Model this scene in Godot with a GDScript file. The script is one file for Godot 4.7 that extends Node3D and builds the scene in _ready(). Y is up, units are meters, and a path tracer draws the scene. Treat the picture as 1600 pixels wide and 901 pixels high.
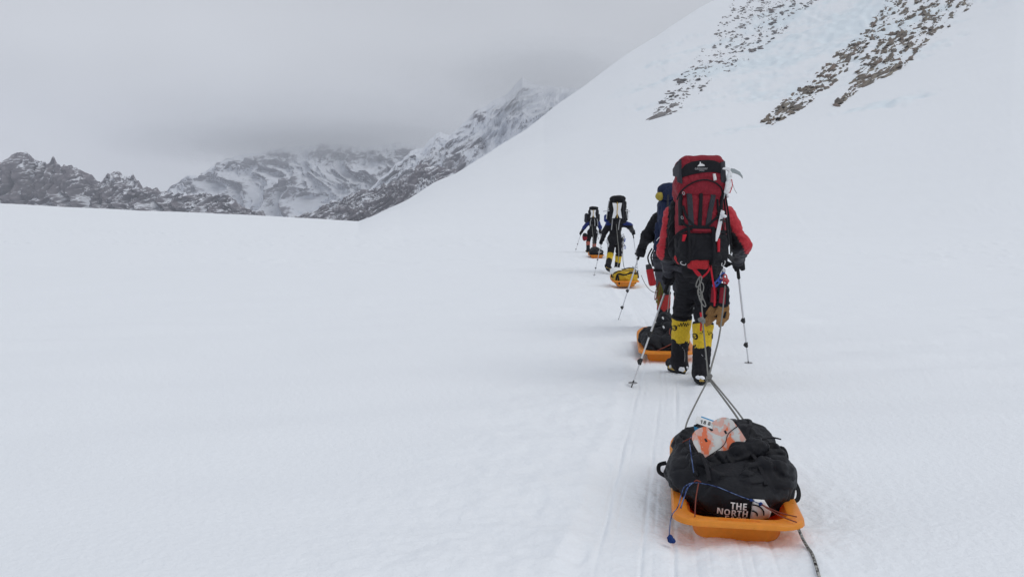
extends Node3D
# A line of climbers hauling loaded sledges over a glacier, under low cloud.

const EYE := 1.41
var rng := RandomNumberGenerator.new()
var M := {}
var noise := FastNoiseLite.new()
var taken := {}
var blocks := FastNoiseLite.new()

# azimuth, elevation of the crest (tangent), distance of the crest, distance where the rise begins, power of the rise
const RELIEF := [[-3.2, 0.02, 240.0, 15.0, 1.8], [-1.2, 0.02, 240.0, 15.0, 1.8], [-0.7, 0.018, 230.0, 15.0, 1.8], [-0.5236, 0.0155, 220.0, 15.0, 1.8], [-0.35, 0.0068, 220.0, 15.0, 1.8], [-0.25, 0.0022, 230.0, 15.0, 1.8], [-0.171, -0.0014, 260.0, 20.0, 1.7], [-0.125, 0.0222, 330.0, 60.0, 1.6], [-0.063, 0.0577, 420.0, 80.0, 1.5], [-0.018, 0.0855, 480.0, 85.0, 1.5], [0.0356, 0.1193, 540.0, 90.0, 1.5], [0.071, 0.1457, 580.0, 90.0, 1.5], [0.127, 0.1851, 640.0, 88.0, 1.5], [0.172, 0.214, 690.0, 84.0, 1.5], [0.214, 0.2359, 740.0, 80.0, 1.5], [0.2745, 0.2622, 800.0, 75.0, 1.5], [0.508, 0.3656, 900.0, 65.0, 1.5], [0.8, 0.42, 900.0, 60.0, 1.5], [1.2, 0.34, 800.0, 60.0, 1.5], [1.7, 0.12, 500.0, 50.0, 1.6], [2.4, 0.03, 260.0, 20.0, 1.8], [3.2, 0.02, 240.0, 15.0, 1.8]]
const PATH := [Vector2(-0.6, 2), Vector2(0.0, -0.8), Vector2(0.5, -3.5), Vector2(1.47, -8.6), Vector2(1.93, -11), Vector2(2.43, -18.75), Vector2(2.75, -23.8), Vector2(3.1, -32), Vector2(3.36, -37.5), Vector2(3.7, -48), Vector2(4.3, -70)]
const PATH_NEAR := [Vector2(0.68, -2.0), Vector2(1.0, -3.9), Vector2(1.24, -5.3)]


func _ready() -> void:
	rng.seed = 7
	noise.noise_type = FastNoiseLite.TYPE_SIMPLEX_SMOOTH
	noise.fractal_type = FastNoiseLite.FRACTAL_NONE
	noise.frequency = 1.0
	noise.seed = 3
	blocks.noise_type = FastNoiseLite.TYPE_CELLULAR
	blocks.cellular_return_type = FastNoiseLite.RETURN_DISTANCE
	blocks.fractal_type = FastNoiseLite.FRACTAL_NONE
	blocks.frequency = 1.0
	blocks.seed = 5
	light_and_camera()
	make_materials()
	snow_ground()
	mountains()
	clouds()
	rock_outcrops()
	climbing_party()


# ---------------------------------------------------------------- camera, sky, sun, exposure, air

func light_and_camera() -> void:
	var cam := Camera3D.new()
	cam.name = "camera"
	cam.fov = 36.0
	cam.near = 0.05
	cam.far = 20000.0
	cam.position = Vector3(0, EYE, 0)
	cam.rotation_degrees = Vector3(-4.435, 0, 0)
	add_child(cam)
	cam.current = true

	var env := Environment.new()
	env.background_mode = Environment.BG_SKY
	var sky := Sky.new()
	var pano := PanoramaSkyMaterial.new()
	pano.panorama = ImageTexture.create_from_image(overcast_sky())
	sky.sky_material = pano
	env.sky = sky
	env.background_energy_multiplier = 1.0
	env.tonemap_mode = Environment.TONE_MAPPER_LINEAR
	env.tonemap_exposure = 1.0
	env.fog_enabled = true
	env.fog_density = 0.00021
	env.fog_light_color = Color(0.93, 0.95, 1.0)
	env.volumetric_fog_enabled = true
	env.volumetric_fog_density = 0.0
	env.sdfgi_enabled = true
	env.ssao_enabled = true
	env.ssil_enabled = true
	var world := WorldEnvironment.new()
	world.name = "world"
	world.environment = env
	add_child(world)

	var sun := DirectionalLight3D.new()
	sun.name = "sun"
	sun.light_color = Color(1.0, 0.985, 0.96)
	sun.light_energy = 0.27
	sun.light_angular_distance = 42.0
	sun.shadow_enabled = true
	sun.rotation_degrees = Vector3(-50, 62, 0)
	add_child(sun)


func overcast_sky() -> Image:
	# an even overcast all round, brighter overhead, with broad soft banks of cloud
	var w := 768
	var h := 384
	var im := Image.create_empty(w, h, false, Image.FORMAT_RGBF)
	for j in h:
		var up := (0.5 - (j + 0.5) / h) * PI
		for i in w:
			var az := (i + 0.5) / w * TAU - PI
			var dir := Vector3(sin(az) * cos(up), sin(up), -cos(az) * cos(up))
			var p := dir / (absf(dir.y) + 0.22)
			var n := noise.get_noise_3d(p.x * 0.55 + 52.55, p.y * 0.8, p.z * 0.55 + 5.565) * 0.75 + noise.get_noise_3d(p.x * 1.3 + 105.1, p.y * 1.3 + 3.0, p.z * 1.3 + 5.565) * 0.25 + noise.get_noise_3d(p.x * 3.1, p.y * 3.1, p.z * 3.1 + 5.0) * 0.1
			var l := lerpf(0.77, 0.645, smoothstep(0.0, 0.45, dir.y)) * (1.0 + 0.17 * n)
			im.set_pixel(i, j, Color(l * 0.945, l * 0.988, l * 1.065))
	return im


# ---------------------------------------------------------------- helpers

func numbered(called: String) -> String:
	var n: int = taken.get(called, 0)
	taken[called] = n + 1
	return called if n == 0 else "%s_%03d" % [called, n]


func tag(o: Node3D, label: String, category: String, group := "", kind := "") -> Node3D:
	if label: o.set_meta("label", label)
	if category: o.set_meta("category", category)
	if group: o.set_meta("group", group)
	if kind: o.set_meta("kind", kind)
	return o


func thing(called: String, label: String, category: String, where: Vector3, group := "") -> Node3D:
	var o := Node3D.new()
	o.name = numbered(called)
	add_child(o)
	o.position = where
	return tag(o, label, category, group)


# a mesh given in world places becomes a child of `parent`, in the parent's own axes
func put(called: String, m: Mesh, material: Material, parent: Node3D, label := "") -> MeshInstance3D:
	var o := MeshInstance3D.new()
	o.name = called
	o.mesh = m
	o.material_override = material
	if parent == self:
		o.name = numbered(called)
	parent.add_child(o, true)
	if parent != self:
		o.transform = placed(parent).affine_inverse()
	if label: o.set_meta("label", label)
	return o


func placed(o: Node3D) -> Transform3D:
	var t := Transform3D()
	while o != self and o != null:
		t = o.transform * t
		o = o.get_parent() as Node3D
	return t


func structure(called: String, m: Mesh, material: Material, label := "") -> MeshInstance3D:
	var o := put(called, m, material, self)
	o.set_meta("kind", "structure")
	if label: o.set_meta("label", label)
	return o


func lin(r: float, g: float, b: float) -> Color:
	return Color(r, g, b).linear_to_srgb()


func mat(called: String, c: Color, rough := 0.85, spec := 0.4) -> StandardMaterial3D:
	var m := StandardMaterial3D.new()
	m.resource_name = called
	m.albedo_color = c
	m.roughness = rough
	m.metallic_specular = spec
	M[called] = m
	return m


func noise_texture(freq: float, octaves: int, seed_: int, bumps: float, size := 256, type := FastNoiseLite.TYPE_SIMPLEX_SMOOTH) -> NoiseTexture2D:
	var n := FastNoiseLite.new()
	n.noise_type = type
	n.seed = seed_
	n.frequency = freq
	n.fractal_octaves = octaves
	var t := NoiseTexture2D.new()
	t.width = size
	t.height = size
	t.seamless = true
	t.noise = n
	if bumps > 0.0:
		t.as_normal_map = true
		t.bump_strength = bumps
	return t


func ramp_texture(freq: float, octaves: int, seed_: int, lo: float, hi: float) -> NoiseTexture2D:
	var t := noise_texture(freq, octaves, seed_, 0.0)
	var g := Gradient.new()
	g.set_color(0, Color(lo, lo, lo))
	g.set_color(1, Color(hi, hi, hi))
	t.color_ramp = g
	return t


func mesh_of(v: PackedVector3Array, n: PackedVector3Array, index: PackedInt32Array, c := PackedColorArray(), uv := PackedVector2Array()) -> ArrayMesh:
	var a := []
	a.resize(Mesh.ARRAY_MAX)
	a[Mesh.ARRAY_VERTEX] = v
	a[Mesh.ARRAY_NORMAL] = n
	if c.size(): a[Mesh.ARRAY_COLOR] = c
	if uv.size(): a[Mesh.ARRAY_TEX_UV] = uv
	a[Mesh.ARRAY_INDEX] = index
	var m := ArrayMesh.new()
	m.add_surface_from_arrays(Mesh.PRIMITIVE_TRIANGLES, a)
	return m


# smooth normals from faces (front faces run clockwise)
func normals_of(v: PackedVector3Array, index: PackedInt32Array) -> PackedVector3Array:
	var n := PackedVector3Array()
	n.resize(v.size())
	for k in range(0, index.size(), 3):
		var a := v[index[k]]
		var f := (v[index[k + 2]] - a).cross(v[index[k + 1]] - a)
		n[index[k]] += f
		n[index[k + 1]] += f
		n[index[k + 2]] += f
	for k in n.size():
		n[k] = n[k].normalized()
	return n


# a sheet of rows x columns points
func sheet_index(rows: int, cols: int, flip := false, closed := false) -> PackedInt32Array:
	var index := PackedInt32Array()
	for j in rows - 1:
		for i in (cols if closed else cols - 1):
			var a := j * cols + i
			var b := j * cols + (i + 1) % cols
			var c := a + cols
			var d := b + cols
			if flip:
				index.append_array([a, c, b, b, c, d])
			else:
				index.append_array([a, b, c, b, d, c])
	return index


# ---------------------------------------------------------------- materials

func cloth(called: String, c: Color, rough := 0.85, bump := 0.6, scale := 9.0, sheen := 0.15) -> StandardMaterial3D:
	var m := mat(called, c, rough, 0.35)
	m.uv1_triplanar = true
	m.uv1_scale = Vector3.ONE * scale
	m.normal_enabled = true
	m.normal_texture = M.cloth_bumps
	m.normal_scale = bump
	m.albedo_texture = M.cloth_tones
	m.rim_enabled = true
	m.rim = sheen
	m.rim_tint = 0.6
	return m


func make_materials() -> void:
	M.cloth_bumps = noise_texture(0.018, 5, 11, 5.0)
	M.cloth_tones = ramp_texture(0.02, 5, 12, 0.8, 1.0)
	M.snow_bumps = noise_texture(0.03, 5, 13, 0.0, 512)

	var s := mat("snow", lin(0.86, 0.89, 0.93), 0.75, 0.3)
	s.vertex_color_use_as_albedo = true
	s.uv1_triplanar = true
	s.uv1_world_triplanar = true
	s.uv1_scale = Vector3.ONE * 1.6
	s.heightmap_enabled = true
	s.heightmap_texture = M.snow_bumps
	s.heightmap_scale = 0.4
	var r := mat("rock_and_snow", Color.WHITE, 0.95, 0.2)
	r.vertex_color_use_as_albedo = true
	r = mat("rock", Color.WHITE, 0.95, 0.25)
	r.vertex_color_use_as_albedo = true
	cloth_materials()


# ---------------------------------------------------------------- the glacier and its slope

func relief_row(a: float) -> Array:
	var i := 1
	while i < RELIEF.size() - 2 and RELIEF[i + 1][0] <= a:
		i += 1
	var q: Array = RELIEF[i]
	var r: Array = RELIEF[i + 1]
	var t := clampf((a - q[0]) / (r[0] - q[0]), 0.0, 1.0)
	var out := []
	for k in range(1, 5):
		out.append(lerpf(q[k], r[k], t))
	return out


func rise(row: Array, r: float) -> float:
	if r < row[2]:
		return 0.0
	var top: float = EYE + row[0] * row[1]
	var s: float = (r - row[2]) / (row[1] - row[2])
	# the crest is rounded: the rise and the fall behind it meet in a smooth minimum
	var up := top * pow(s, row[3])
	var down: float = top - (r - row[1]) * 0.25
	var soft := clampf(row[1] * 0.03, 1.0, 14.0) * clampf(absf(top) * 0.1, 0.05, 1.0)
	var k := maxf(soft - absf(up - down), 0.0) / soft
	return maxf(minf(up, down) - k * k * soft * 0.25, -60.0)


func ground_at(x: float, z: float) -> float:
	var r := sqrt(x * x + z * z)
	return rise(relief_row(atan2(x, -z)), r) + swell(r, x, z)


# long low waves of the snow surface
func swell(r: float, x: float, z: float) -> float:
	return noise.get_noise_2d(x * 0.05, z * 0.09) * 0.10 * smoothstep(3.0, 30.0, r) + noise.get_noise_2d(x * 0.011 + 7.0, z * 0.011) * clampf(r * 0.004 - 0.2, 0.0, 1.6)


# signed distance to the right of a path, and how far along its nearest piece is in range
func off_path(path: Array, x: float, z: float) -> float:
	var best := 1e9
	var p := Vector2(x, z)
	for k in path.size() - 1:
		var a: Vector2 = path[k]
		var b: Vector2 = path[k + 1]
		var ab := b - a
		var t := clampf((p - a).dot(ab) / ab.length_squared(), 0.0, 1.0)
		var v := p - a - ab * t
		if v.length() < absf(best):
			best = v.length() * signf(v.dot(Vector2(-ab.y, ab.x)))
	return best


const GROOVES := [[-0.17, 0.01, 0.012], [-0.115, 0.007, 0.007], [0.015, 0.008, 0.009], [0.06, 0.006, 0.005], [0.15, 0.01, 0.012]]


func track(s: float, along: float, deep: float) -> float:
	var h := -0.018 * deep * (1.0 - smoothstep(0.2, 0.32, absf(s)))
	h += 0.007 * deep * exp(-pow((absf(s) - 0.33) / 0.06, 2.0))
	var wander := noise.get_noise_2d(along * 0.35, 40.0) * 0.018
	for g in GROOVES:
		var k: float = 0.55 + 0.6 * noise.get_noise_2d(along * 0.8, g[0] * 60.0)
		h -= 1.3 * g[2] * maxf(k, 0.15) * deep * exp(-pow((s - g[0] + wander) / g[1], 2.0))
	return h


# prints trodden beside the track: place, turn, depth
var prints := []


func lay_prints() -> void:
	for k in range(1, PATH.size() - 2):
		var a: Vector2 = PATH[k]
		var b: Vector2 = PATH[k + 1]
		var n := int((b - a).length() / 0.62)
		for i in n:
			var t := (i + rng.randf() * 0.4) / n
			var side := -1.0 if i % 2 else 1.0
			var dir := (b - a).normalized()
			var p := a.lerp(b, t) + Vector2(-dir.y, dir.x) * (side * 0.11 + rng.randf_range(-0.05, 0.05) - 0.42)
			if p.y > -14.0:
				prints.append([p, atan2(dir.x, -dir.y) + rng.randf_range(-0.2, 0.2), rng.randf_range(0.004, 0.011)])


func print_depth(x: float, z: float) -> float:
	var h := 0.0
	for q in prints:
		var c: Vector2 = q[0]
		var dx := x - c.x
		var dz := z - c.y
		if absf(dx) > 0.3 or absf(dz) > 0.3: continue
		var s := sin(q[1])
		var k := cos(q[1])
		var u := dx * k + dz * s
		var w := dx * s - dz * k
		var e := sqrt(pow(u / 0.06, 2.0) + pow(w / 0.15, 2.0))
		h -= q[2] * (1.0 - smoothstep(0.7, 1.15, e)) - q[2] * 0.2 * exp(-pow((e - 1.35) / 0.2, 2.0))
	return h


func snow_height(row: Array, r: float, x: float, z: float) -> float:
	var h := rise(row, r)
	# wind-packed surface: long low waves, narrow ripples across the wind, lumps
	var far := 1.0 / (1.0 + r * 0.02)
	h += swell(r, x, z)
	h += noise.get_noise_2d(x * 0.38 + z * 0.12, z * 0.9) * 0.03
	var sast := noise.get_noise_2d(x * 0.55 + z * 0.2 + 30.0, z * 2.6 - x * 0.3)
	h += 0.05 * pow(maxf(sast - 0.3, 0.0), 1.2) * (1.0 + r * 0.05) * smoothstep(4.0, 9.0, r) * (1.0 - smoothstep(60.0, 130.0, r)) * clampf(0.5 + noise.get_noise_2d(x * 0.04, z * 0.05 + 60.0) * 1.5, 0.0, 1.0)
	if r < 45.0:
		var s := off_path(PATH, x, z)
		var near := (1.0 - smoothstep(0.35, 1.5, absf(s + 0.35))) * smoothstep(0.1, 0.34, absf(s) )
		if near > 0.0 or absf(s) < 0.6:
			h += near * (noise.get_noise_2d(x * 2.6, z * 2.6) * 0.013 + noise.get_noise_2d(x * 7.0, z * 7.0) * 0.007)
			if absf(s) < 0.6:
				h += track(s, z, 1.0 - smoothstep(14.0, 40.0, r) * 0.6)
		if r < 15.0 and absf(s) < 1.4:
			h += print_depth(x, z)
		if r < 6.5:
			var q := off_path(PATH_NEAR, x, z)
			if absf(q) < 0.6 and z < -1.9 and z > -5.3:
				h += track(q + 0.02, z + 50.0, 0.55)
			var close := 1.0 - smoothstep(0.3, 0.8, absf(q))
			h += close * (noise.get_noise_2d(x * 9.0, z * 6.0) * 0.004 + noise.get_noise_2d(x * 3.0 + 5.0, z * 3.0) * 0.006)
		h += noise.get_noise_2d(x * 14.0, z * 14.0) * 0.0022 * far
	return h


# bare blue ice shows through the snow where the wind has scoured the slope
func ice_share(x: float, z: float) -> float:
	var a := atan2(x, -z)
	var r := sqrt(x * x + z * z)
	var k := 0.0
	for spot in [[Vector2(128.8, -427.2), 75.0, 1.0], [Vector2(150.3, -433.2), 90.0, 1.0], [Vector2(109.4, -338.3), 40.0, 0.8], [Vector2(153.9, -544.0), 70.0, 0.7], [Vector2(97.7, -238.5), 12.0, 0.9], [Vector2(64.3, -261.2), 14.0, 0.8], [Vector2(180.5, -482.0), 80.0, 0.7]]:
		var c: Vector2 = spot[0]
		k = maxf(k, spot[2] * (1.0 - Vector2(x, z).distance_to(c) / (spot[1] * 1.25)))
	if k <= 0.0 or a < 0.05 or r < 150.0:
		return 0.0
	var n := noise.get_noise_2d(x * 0.02, z * 0.02) * 0.5 + noise.get_noise_2d(x * 0.07, z * 0.05) * 0.35 + noise.get_noise_2d(x * 0.25, z * 0.2) * 0.3
	return clampf((k + n * 0.9 - 0.25) * 1.6, 0.0, 1.0)


func snow_ground() -> void:
	lay_prints()
	# the view's own wedge is finely divided; the rest of the round is coarse
	var angles := PackedFloat32Array()
	for i in 26: angles.append(-PI + i * (PI - 0.6) / 26.0)
	for i in 801: angles.append(-0.6 + i * 1.2 / 800.0)
	for i in range(1, 27): angles.append(0.6 + i * (PI - 0.6) / 26.0)
	var radii := PackedFloat32Array([0.3, 0.8, 1.4, 2.0])
	var r := 2.3
	while r < 1150.0:
		radii.append(r)
		r += clampf(r * r * 0.0011, 0.006, r * (0.02 if r < 240.0 else 0.011))
	var cols := angles.size()
	var rows := radii.size()
	var v := PackedVector3Array()
	v.resize(cols * rows)
	var c := PackedColorArray()
	c.resize(cols * rows)
	var relief := []
	for a in angles: relief.append(relief_row(a))
	var blue := Color(0.62, 0.83, 0.90)
	for j in rows:
		var rr := radii[j]
		for i in cols:
			var x := sin(angles[i]) * rr
			var z := -cos(angles[i]) * rr
			v[j * cols + i] = Vector3(x, snow_height(relief[i], rr, x, z), z)
			var k := 0.0
			if rr > 150.0 and angles[i] > 0.05 and angles[i] < 0.6:
				k = ice_share(x, z)
				if k > 0.0:
					v[j * cols + i].y += k * 1.2 * noise.get_noise_2d(x * 0.16, z * 0.16)
			c[j * cols + i] = Color.WHITE.lerp(blue, k * 0.27)
	var index := sheet_index(rows, cols, true)
	var n := normals_of(v, index)
	# the level glacier and the slope above it share one row of points
	var cut := 0
	while radii[cut] < 92.0: cut += 1
	structure("ground", part_of_sheet(v, n, c, cols, 0, cut, 0, cols - 1), M.snow, "wind-packed white snow of the level glacier with sledge tracks")
	var first := 0
	while angles[first] < -0.171: first += 1
	structure("ground_beyond", part_of_sheet(v, n, c, cols, cut, rows - 1, 0, first), M.snow, "white snow crest of the glacier below the far ridges")
	structure("snow_slope", part_of_sheet(v, n, c, cols, cut, rows - 1, first, cols - 1), M.snow, "steep white snow slope rising to the upper right")


func part_of_sheet(v: PackedVector3Array, n: PackedVector3Array, c: PackedColorArray, cols: int, j0: int, j1: int, i0: int, i1: int) -> ArrayMesh:
	var pv := PackedVector3Array()
	var pn := PackedVector3Array()
	var pc := PackedColorArray()
	for j in range(j0, j1 + 1):
		pv.append_array(v.slice(j * cols + i0, j * cols + i1 + 1))
		pn.append_array(n.slice(j * cols + i0, j * cols + i1 + 1))
		pc.append_array(c.slice(j * cols + i0, j * cols + i1 + 1))
	return mesh_of(pv, pn, sheet_index(j1 - j0 + 1, i1 - i0 + 1, true), pc)


# ---------------------------------------------------------------- far mountains

func ridged(p: Vector3, octaves: int) -> float:
	var s := 0.0
	var k := 0.5
	for o in octaves:
		s += k * (1.0 - 2.0 * absf(noise.get_noise_3dv(p)))
		p = p * 2.07 + Vector3(3.1, 7.7, 1.3)
		k *= 0.5
	return s


# crest: places along the skyline, left to right; the face falls towards the viewer over `deep` metres
func mountain(crest: Array, deep: float, nu: int, nv: int, o: Dictionary) -> ArrayMesh:
	var length := 0.0
	for k in crest.size() - 1:
		length += (crest[k + 1] - crest[k]).length()
	var v := PackedVector3Array()
	v.resize(nu * nv)
	var rib_at := PackedFloat32Array()
	rib_at.resize(nu * nv)
	var base: float = o.get("base", -45.0)
	var sc: float = o.scale
	var x0: float = crest[0].x
	var x1: float = crest[-1].x
	var seg := 0
	for i in nu:
		var x := lerpf(x0, x1, float(i) / (nu - 1))
		while seg < crest.size() - 2 and crest[seg + 1].x < x: seg += 1
		var t := clampf((x - crest[seg].x) / (crest[seg + 1].x - crest[seg].x), 0.0, 1.0)
		var c: Vector3 = crest[seg].lerp(crest[seg + 1], t)
		var jag: float = o.jag * (0.5 * ridged(Vector3(x / sc * 3.0, 5.0 + o.salt, 0), 4) - 0.2 - 0.7 * blocks.get_noise_2d(x / sc * 3.5, o.salt) - 0.35 * blocks.get_noise_2d(x / sc * 8.0, o.salt) - 0.5)
		var top := c.y + jag
		for j in nv:
			var w := lerpf(-0.25, 1.0, float(j) / (nv - 1))
			var y := base + (top - base) * (pow(1.0 - w, o.get("bow", 1.1)) if w > 0.0 else 1.0 + 3.0 * w)
			var p := Vector3(x, y, c.z + w * deep)
			var q := p / sc + Vector3(0, o.salt, 0)
			q += Vector3(noise.get_noise_3dv(q * 0.8), 0, noise.get_noise_3dv(q * 0.8 + Vector3(9, 0, 0))) * 0.3
			q.x += o.get("lean", 0.0) * q.y
			var rib := ridged(Vector3(q.x * o.get("often", 1.6), q.y * 0.4, q.z * 0.4), 4) - 0.4
			rib_at[j * nu + i] = rib
			var g := Vector3(q.x * 4.2 + q.y * 2.0, q.y * 3.4 - q.x * 1.5, q.z * 4.2)
			var grain := 0.35 * (ridged(g, 4) - 0.4) - 0.75 * blocks.get_noise_3dv(g * 0.8) - 0.4 * blocks.get_noise_3dv(g * 2.1) - 0.5
			var on := smoothstep(0.0, 0.12, w) * smoothstep(0.0, 0.3, 1.0 - w * 0.6)
			p.z += (rib * o.ribs + grain * o.grain) * on
			p.y += grain * o.grain * 0.5 * on
			v[j * nu + i] = p
	var index := sheet_index(nv, nu, false)
	var n := normals_of(v, index)
	var col := PackedColorArray()
	col.resize(v.size())
	var rock_a: Color = o.rock
	var rock_b: Color = o.rock2
	var snow := Color(0.8, 0.83, 0.88)
	for k in v.size():
		var p := v[k]
		var q := p / sc
		var band := noise.get_noise_3d(q.x * 2.0 + q.y * 5.0, q.y * 9.0 - q.x * 5.0, q.z * 2.0 + o.salt)
		var speck := noise.get_noise_3d(p.x * o.speck, p.y * o.speck, p.z * o.speck)
		var speck2 := noise.get_noise_3d(p.x * o.speck * 2.3, p.y * o.speck * 2.3 + 7.0, p.z * o.speck * 2.3)
		var patch := noise.get_noise_3d(q.x * 1.5, q.y * 1.5 + o.salt * 2.0, q.z * 1.5)
		var ledge := n[k].y
		var share: float = o.snow + (ledge - 0.5) * 0.8 + band * 0.3 - rib_at[k] * o.get("gully", 0.9) + patch * o.get("patch", 0.5) + (speck + 0.8 * speck2) * 0.45
		if o.has("field"): share += 0.9 * smoothstep(o.field[0], o.field[1], p.x + 20.0 * band + 30.0 * patch)
		var s := smoothstep(0.38, 0.66, share)
		col[k] = rock_a.lerp(rock_b, clampf(0.5 + 0.6 * band + 0.4 * speck2, 0, 1)).lerp(snow, s)
	return mesh_of(v, n, index, col)


func mountains() -> void:
	var dark := {"scale": 75.0, "jag": 11.0, "ribs": 56.0, "grain": 14.0, "salt": 2.0, "rock": Color(0.105, 0.095, 0.11), "rock2": Color(0.22, 0.2, 0.215), "snow": 0.26, "speck": 0.3, "patch": 0.55, "base": -25.0}
	structure("rocky_ridge", mountain([Vector3(-1369.226, 56.788, -1800), Vector3(-1237.444, 105.507, -1800), Vector3(-1108.912, 97.828, -1800), Vector3(-1031.204, 105.507, -1800), Vector3(-1001.625, 133.619, -1800), Vector3(-978.289, 137.447, -1800), Vector3(-963.322, 125.959, -1800), Vector3(-953.336, 118.293, -1800), Vector3(-935.299, 118.293, -1800), Vector3(-922.059, 127.236, -1800), Vector3(-914.991, 110.623, -1800), Vector3(-879.004, 108.065, -1800), Vector3(-863.92, 97.828, -1800), Vector3(-838.735, 81.173, -1800), Vector3(-825.969, 77.326, -1800), Vector3(-815.102, 92.706, -1800), Vector3(-794.247, 99.108, -1800), Vector3(-779.12, 88.863, -1800), Vector3(-766.22, 88.863, -1800), Vector3(-746.202, 69.628, -1800), Vector3(-710.29, 61.926, -1800), Vector3(-682.105, 54.218, -1800), Vector3(-658.815, 55.503, -1800), Vector3(-626.625, 51.647, -1800), Vector3(-607.177, 54.218, -1800), Vector3(-587.897, 50.362, -1800), Vector3(-571.1, 50.362, -1800), Vector3(-553.41, 33.639, -1800), Vector3(-538.103, 24.624, -1800), Vector3(-504.612, 18.18, -1800), Vector3(-492.083, -1.172, -1800)], 150.0, 620, 150, dark), M.rock_and_snow, "dark jagged rock ridge with thin snow on the far left skyline")

	var far := {"scale": 230.0, "jag": 16.0, "ribs": 170.0, "grain": 36.0, "salt": 6.0, "rock": Color(0.105, 0.095, 0.11), "rock2": Color(0.22, 0.2, 0.215), "snow": 0.86, "speck": 0.16, "patch": 0.35, "gully": 1.5, "often": 1.3, "lean": 0.5, "base": -60.0}
	structure("snowy_mountain", mountain([Vector3(-1553.948, -3.754, -3600), Vector3(-1448.498, 55.566, -3600), Vector3(-1373.936, 127.578, -3600), Vector3(-1315.659, 178.878, -3600), Vector3(-1274.313, 181.44, -3600), Vector3(-1259.114, 171.19, -3600), Vector3(-1211.664, 209.603, -3600), Vector3(-1146.325, 245.398, -3600), Vector3(-1029.835, 270.932, -3600), Vector3(-900.657, 293.889, -3600), Vector3(-720.406, 301.536, -3600), Vector3(-591.893, 291.339, -3600), Vector3(-463.016, 311.728, -3600), Vector3(-308.899, 278.587, -3600), Vector3(-154.706, 201.926, -3600)], 720.0, 560, 230, far), M.rock_and_snow, "snow-dusted grey mountain with its summit lost in cloud")

	var spur := {"scale": 150.0, "jag": 11.0, "ribs": 85.0, "grain": 24.0, "salt": 11.0, "rock": Color(0.105, 0.095, 0.11), "rock2": Color(0.22, 0.2, 0.215), "field": [-110.0, -50.0], "snow": 0.7, "speck": 0.22, "patch": 0.35, "gully": 1.1, "lean": -0.7, "base": -50.0, "bow": 1.0}
	structure("mountain_spur", mountain([Vector3(-458.248, 24.702, -2500), Vector3(-394.518, 92.593, -2500), Vector3(-331.203, 145.989, -2500), Vector3(-286.034, 192.122, -2500), Vector3(-250.196, 202.75, -2500), Vector3(-210.612, 243.422, -2500), Vector3(-174.934, 239.89, -2500), Vector3(-146.301, 255.781, -2500), Vector3(-97.983, 303.359, -2500), Vector3(-53.401, 329.73, -2500), Vector3(-17.792, 343.777, -2500), Vector3(10.665, 375.337, -2500), Vector3(28.423, 394.593, -2500), Vector3(46.202, 384.093, -2500), Vector3(79.996, 371.833, -2500), Vector3(124.452, 368.329, -2500), Vector3(177.807, 364.824, -2500), Vector3(266.623, 375.337, -2500), Vector3(373.437, 361.318, -2500)], 500.0, 620, 230, spur), M.rock_and_snow, "grey rock spur sprinkled with snow climbing into the cloud")

	var foot := {"scale": 60.0, "jag": 10.0, "ribs": 26.0, "grain": 15.0, "salt": 17.0, "rock": Color(0.105, 0.095, 0.11), "rock2": Color(0.22, 0.2, 0.215), "snow": 0.27, "speck": 0.34, "patch": 0.5, "lean": -0.6, "base": -30.0}
	structure("dark_buttress", mountain([Vector3(-425.562, 1.41, -1700), Vector3(-403.348, 12.377, -1700), Vector3(-378.861, 14.813, -1700), Vector3(-360.288, 29.416, -1700), Vector3(-341.817, 39.141, -1700), Vector3(-323.505, 39.141, -1700), Vector3(-305.024, 51.284, -1700), Vector3(-274.43, 58.564, -1700), Vector3(-243.83, 68.262, -1700), Vector3(-219.374, 75.531, -1700), Vector3(-194.848, 92.471, -1700), Vector3(-170.36, 109.386, -1700), Vector3(-152.14, 104.556, -1700), Vector3(-121.739, 99.724, -1700), Vector3(-85.246, 92.471, -1700), Vector3(-36.599, 53.711, -1700)], 120.0, 480, 140, foot), M.rock_and_snow, "dark rocky buttress low beside the edge of the snow slope")


func cloud(centre: Vector3, size: Vector3, depth: float, label: String) -> void:
	# one soft bank: bodies of mist one inside the other, so that it thins out towards its edge
	var bank := Node3D.new()
	bank.name = numbered("cloud")
	add_child(bank)
	bank.position = centre
	bank.set_meta("kind", "stuff")
	bank.set_meta("label", label)
	var layers := 5
	var m := FogMaterial.new()
	m.density = depth / layers / (size.z * 0.6)
	m.albedo = Color(0.97, 0.985, 1.0)
	for k in layers:
		var f := FogVolume.new()
		f.name = "mist"
		f.shape = RenderingServer.FOG_VOLUME_SHAPE_ELLIPSOID
		var s := 1.0 - 0.15 * k
		f.size = Vector3(size.x * s, size.y * s, size.z * (0.6 + 0.4 * s))
		f.material = m
		bank.add_child(f, true)
		f.position = Vector3(rng.randf_range(-0.05, 0.05) * size.x, rng.randf_range(-0.02, 0.05) * size.y, rng.randf_range(-0.03, 0.03) * size.z)


func clouds() -> void:
	cloud(Vector3(-564.91, 360.462, -3300), Vector3(2700, 360, 900), 0.3, "grey cloud bank hiding the summit of the snowy mountain")
	cloud(Vector3(-686.816, 259.851, -3100), Vector3(1400, 190, 260), 0.62, "low cloud rolling over the snowy mountain's shoulder")
	cloud(Vector3(79.925, 359.998, -2250), Vector3(700, 230, 300), 0.5, "thin cloud veiling the top of the rock spur")


# ---------------------------------------------------------------- rocks that break through the slope

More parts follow.
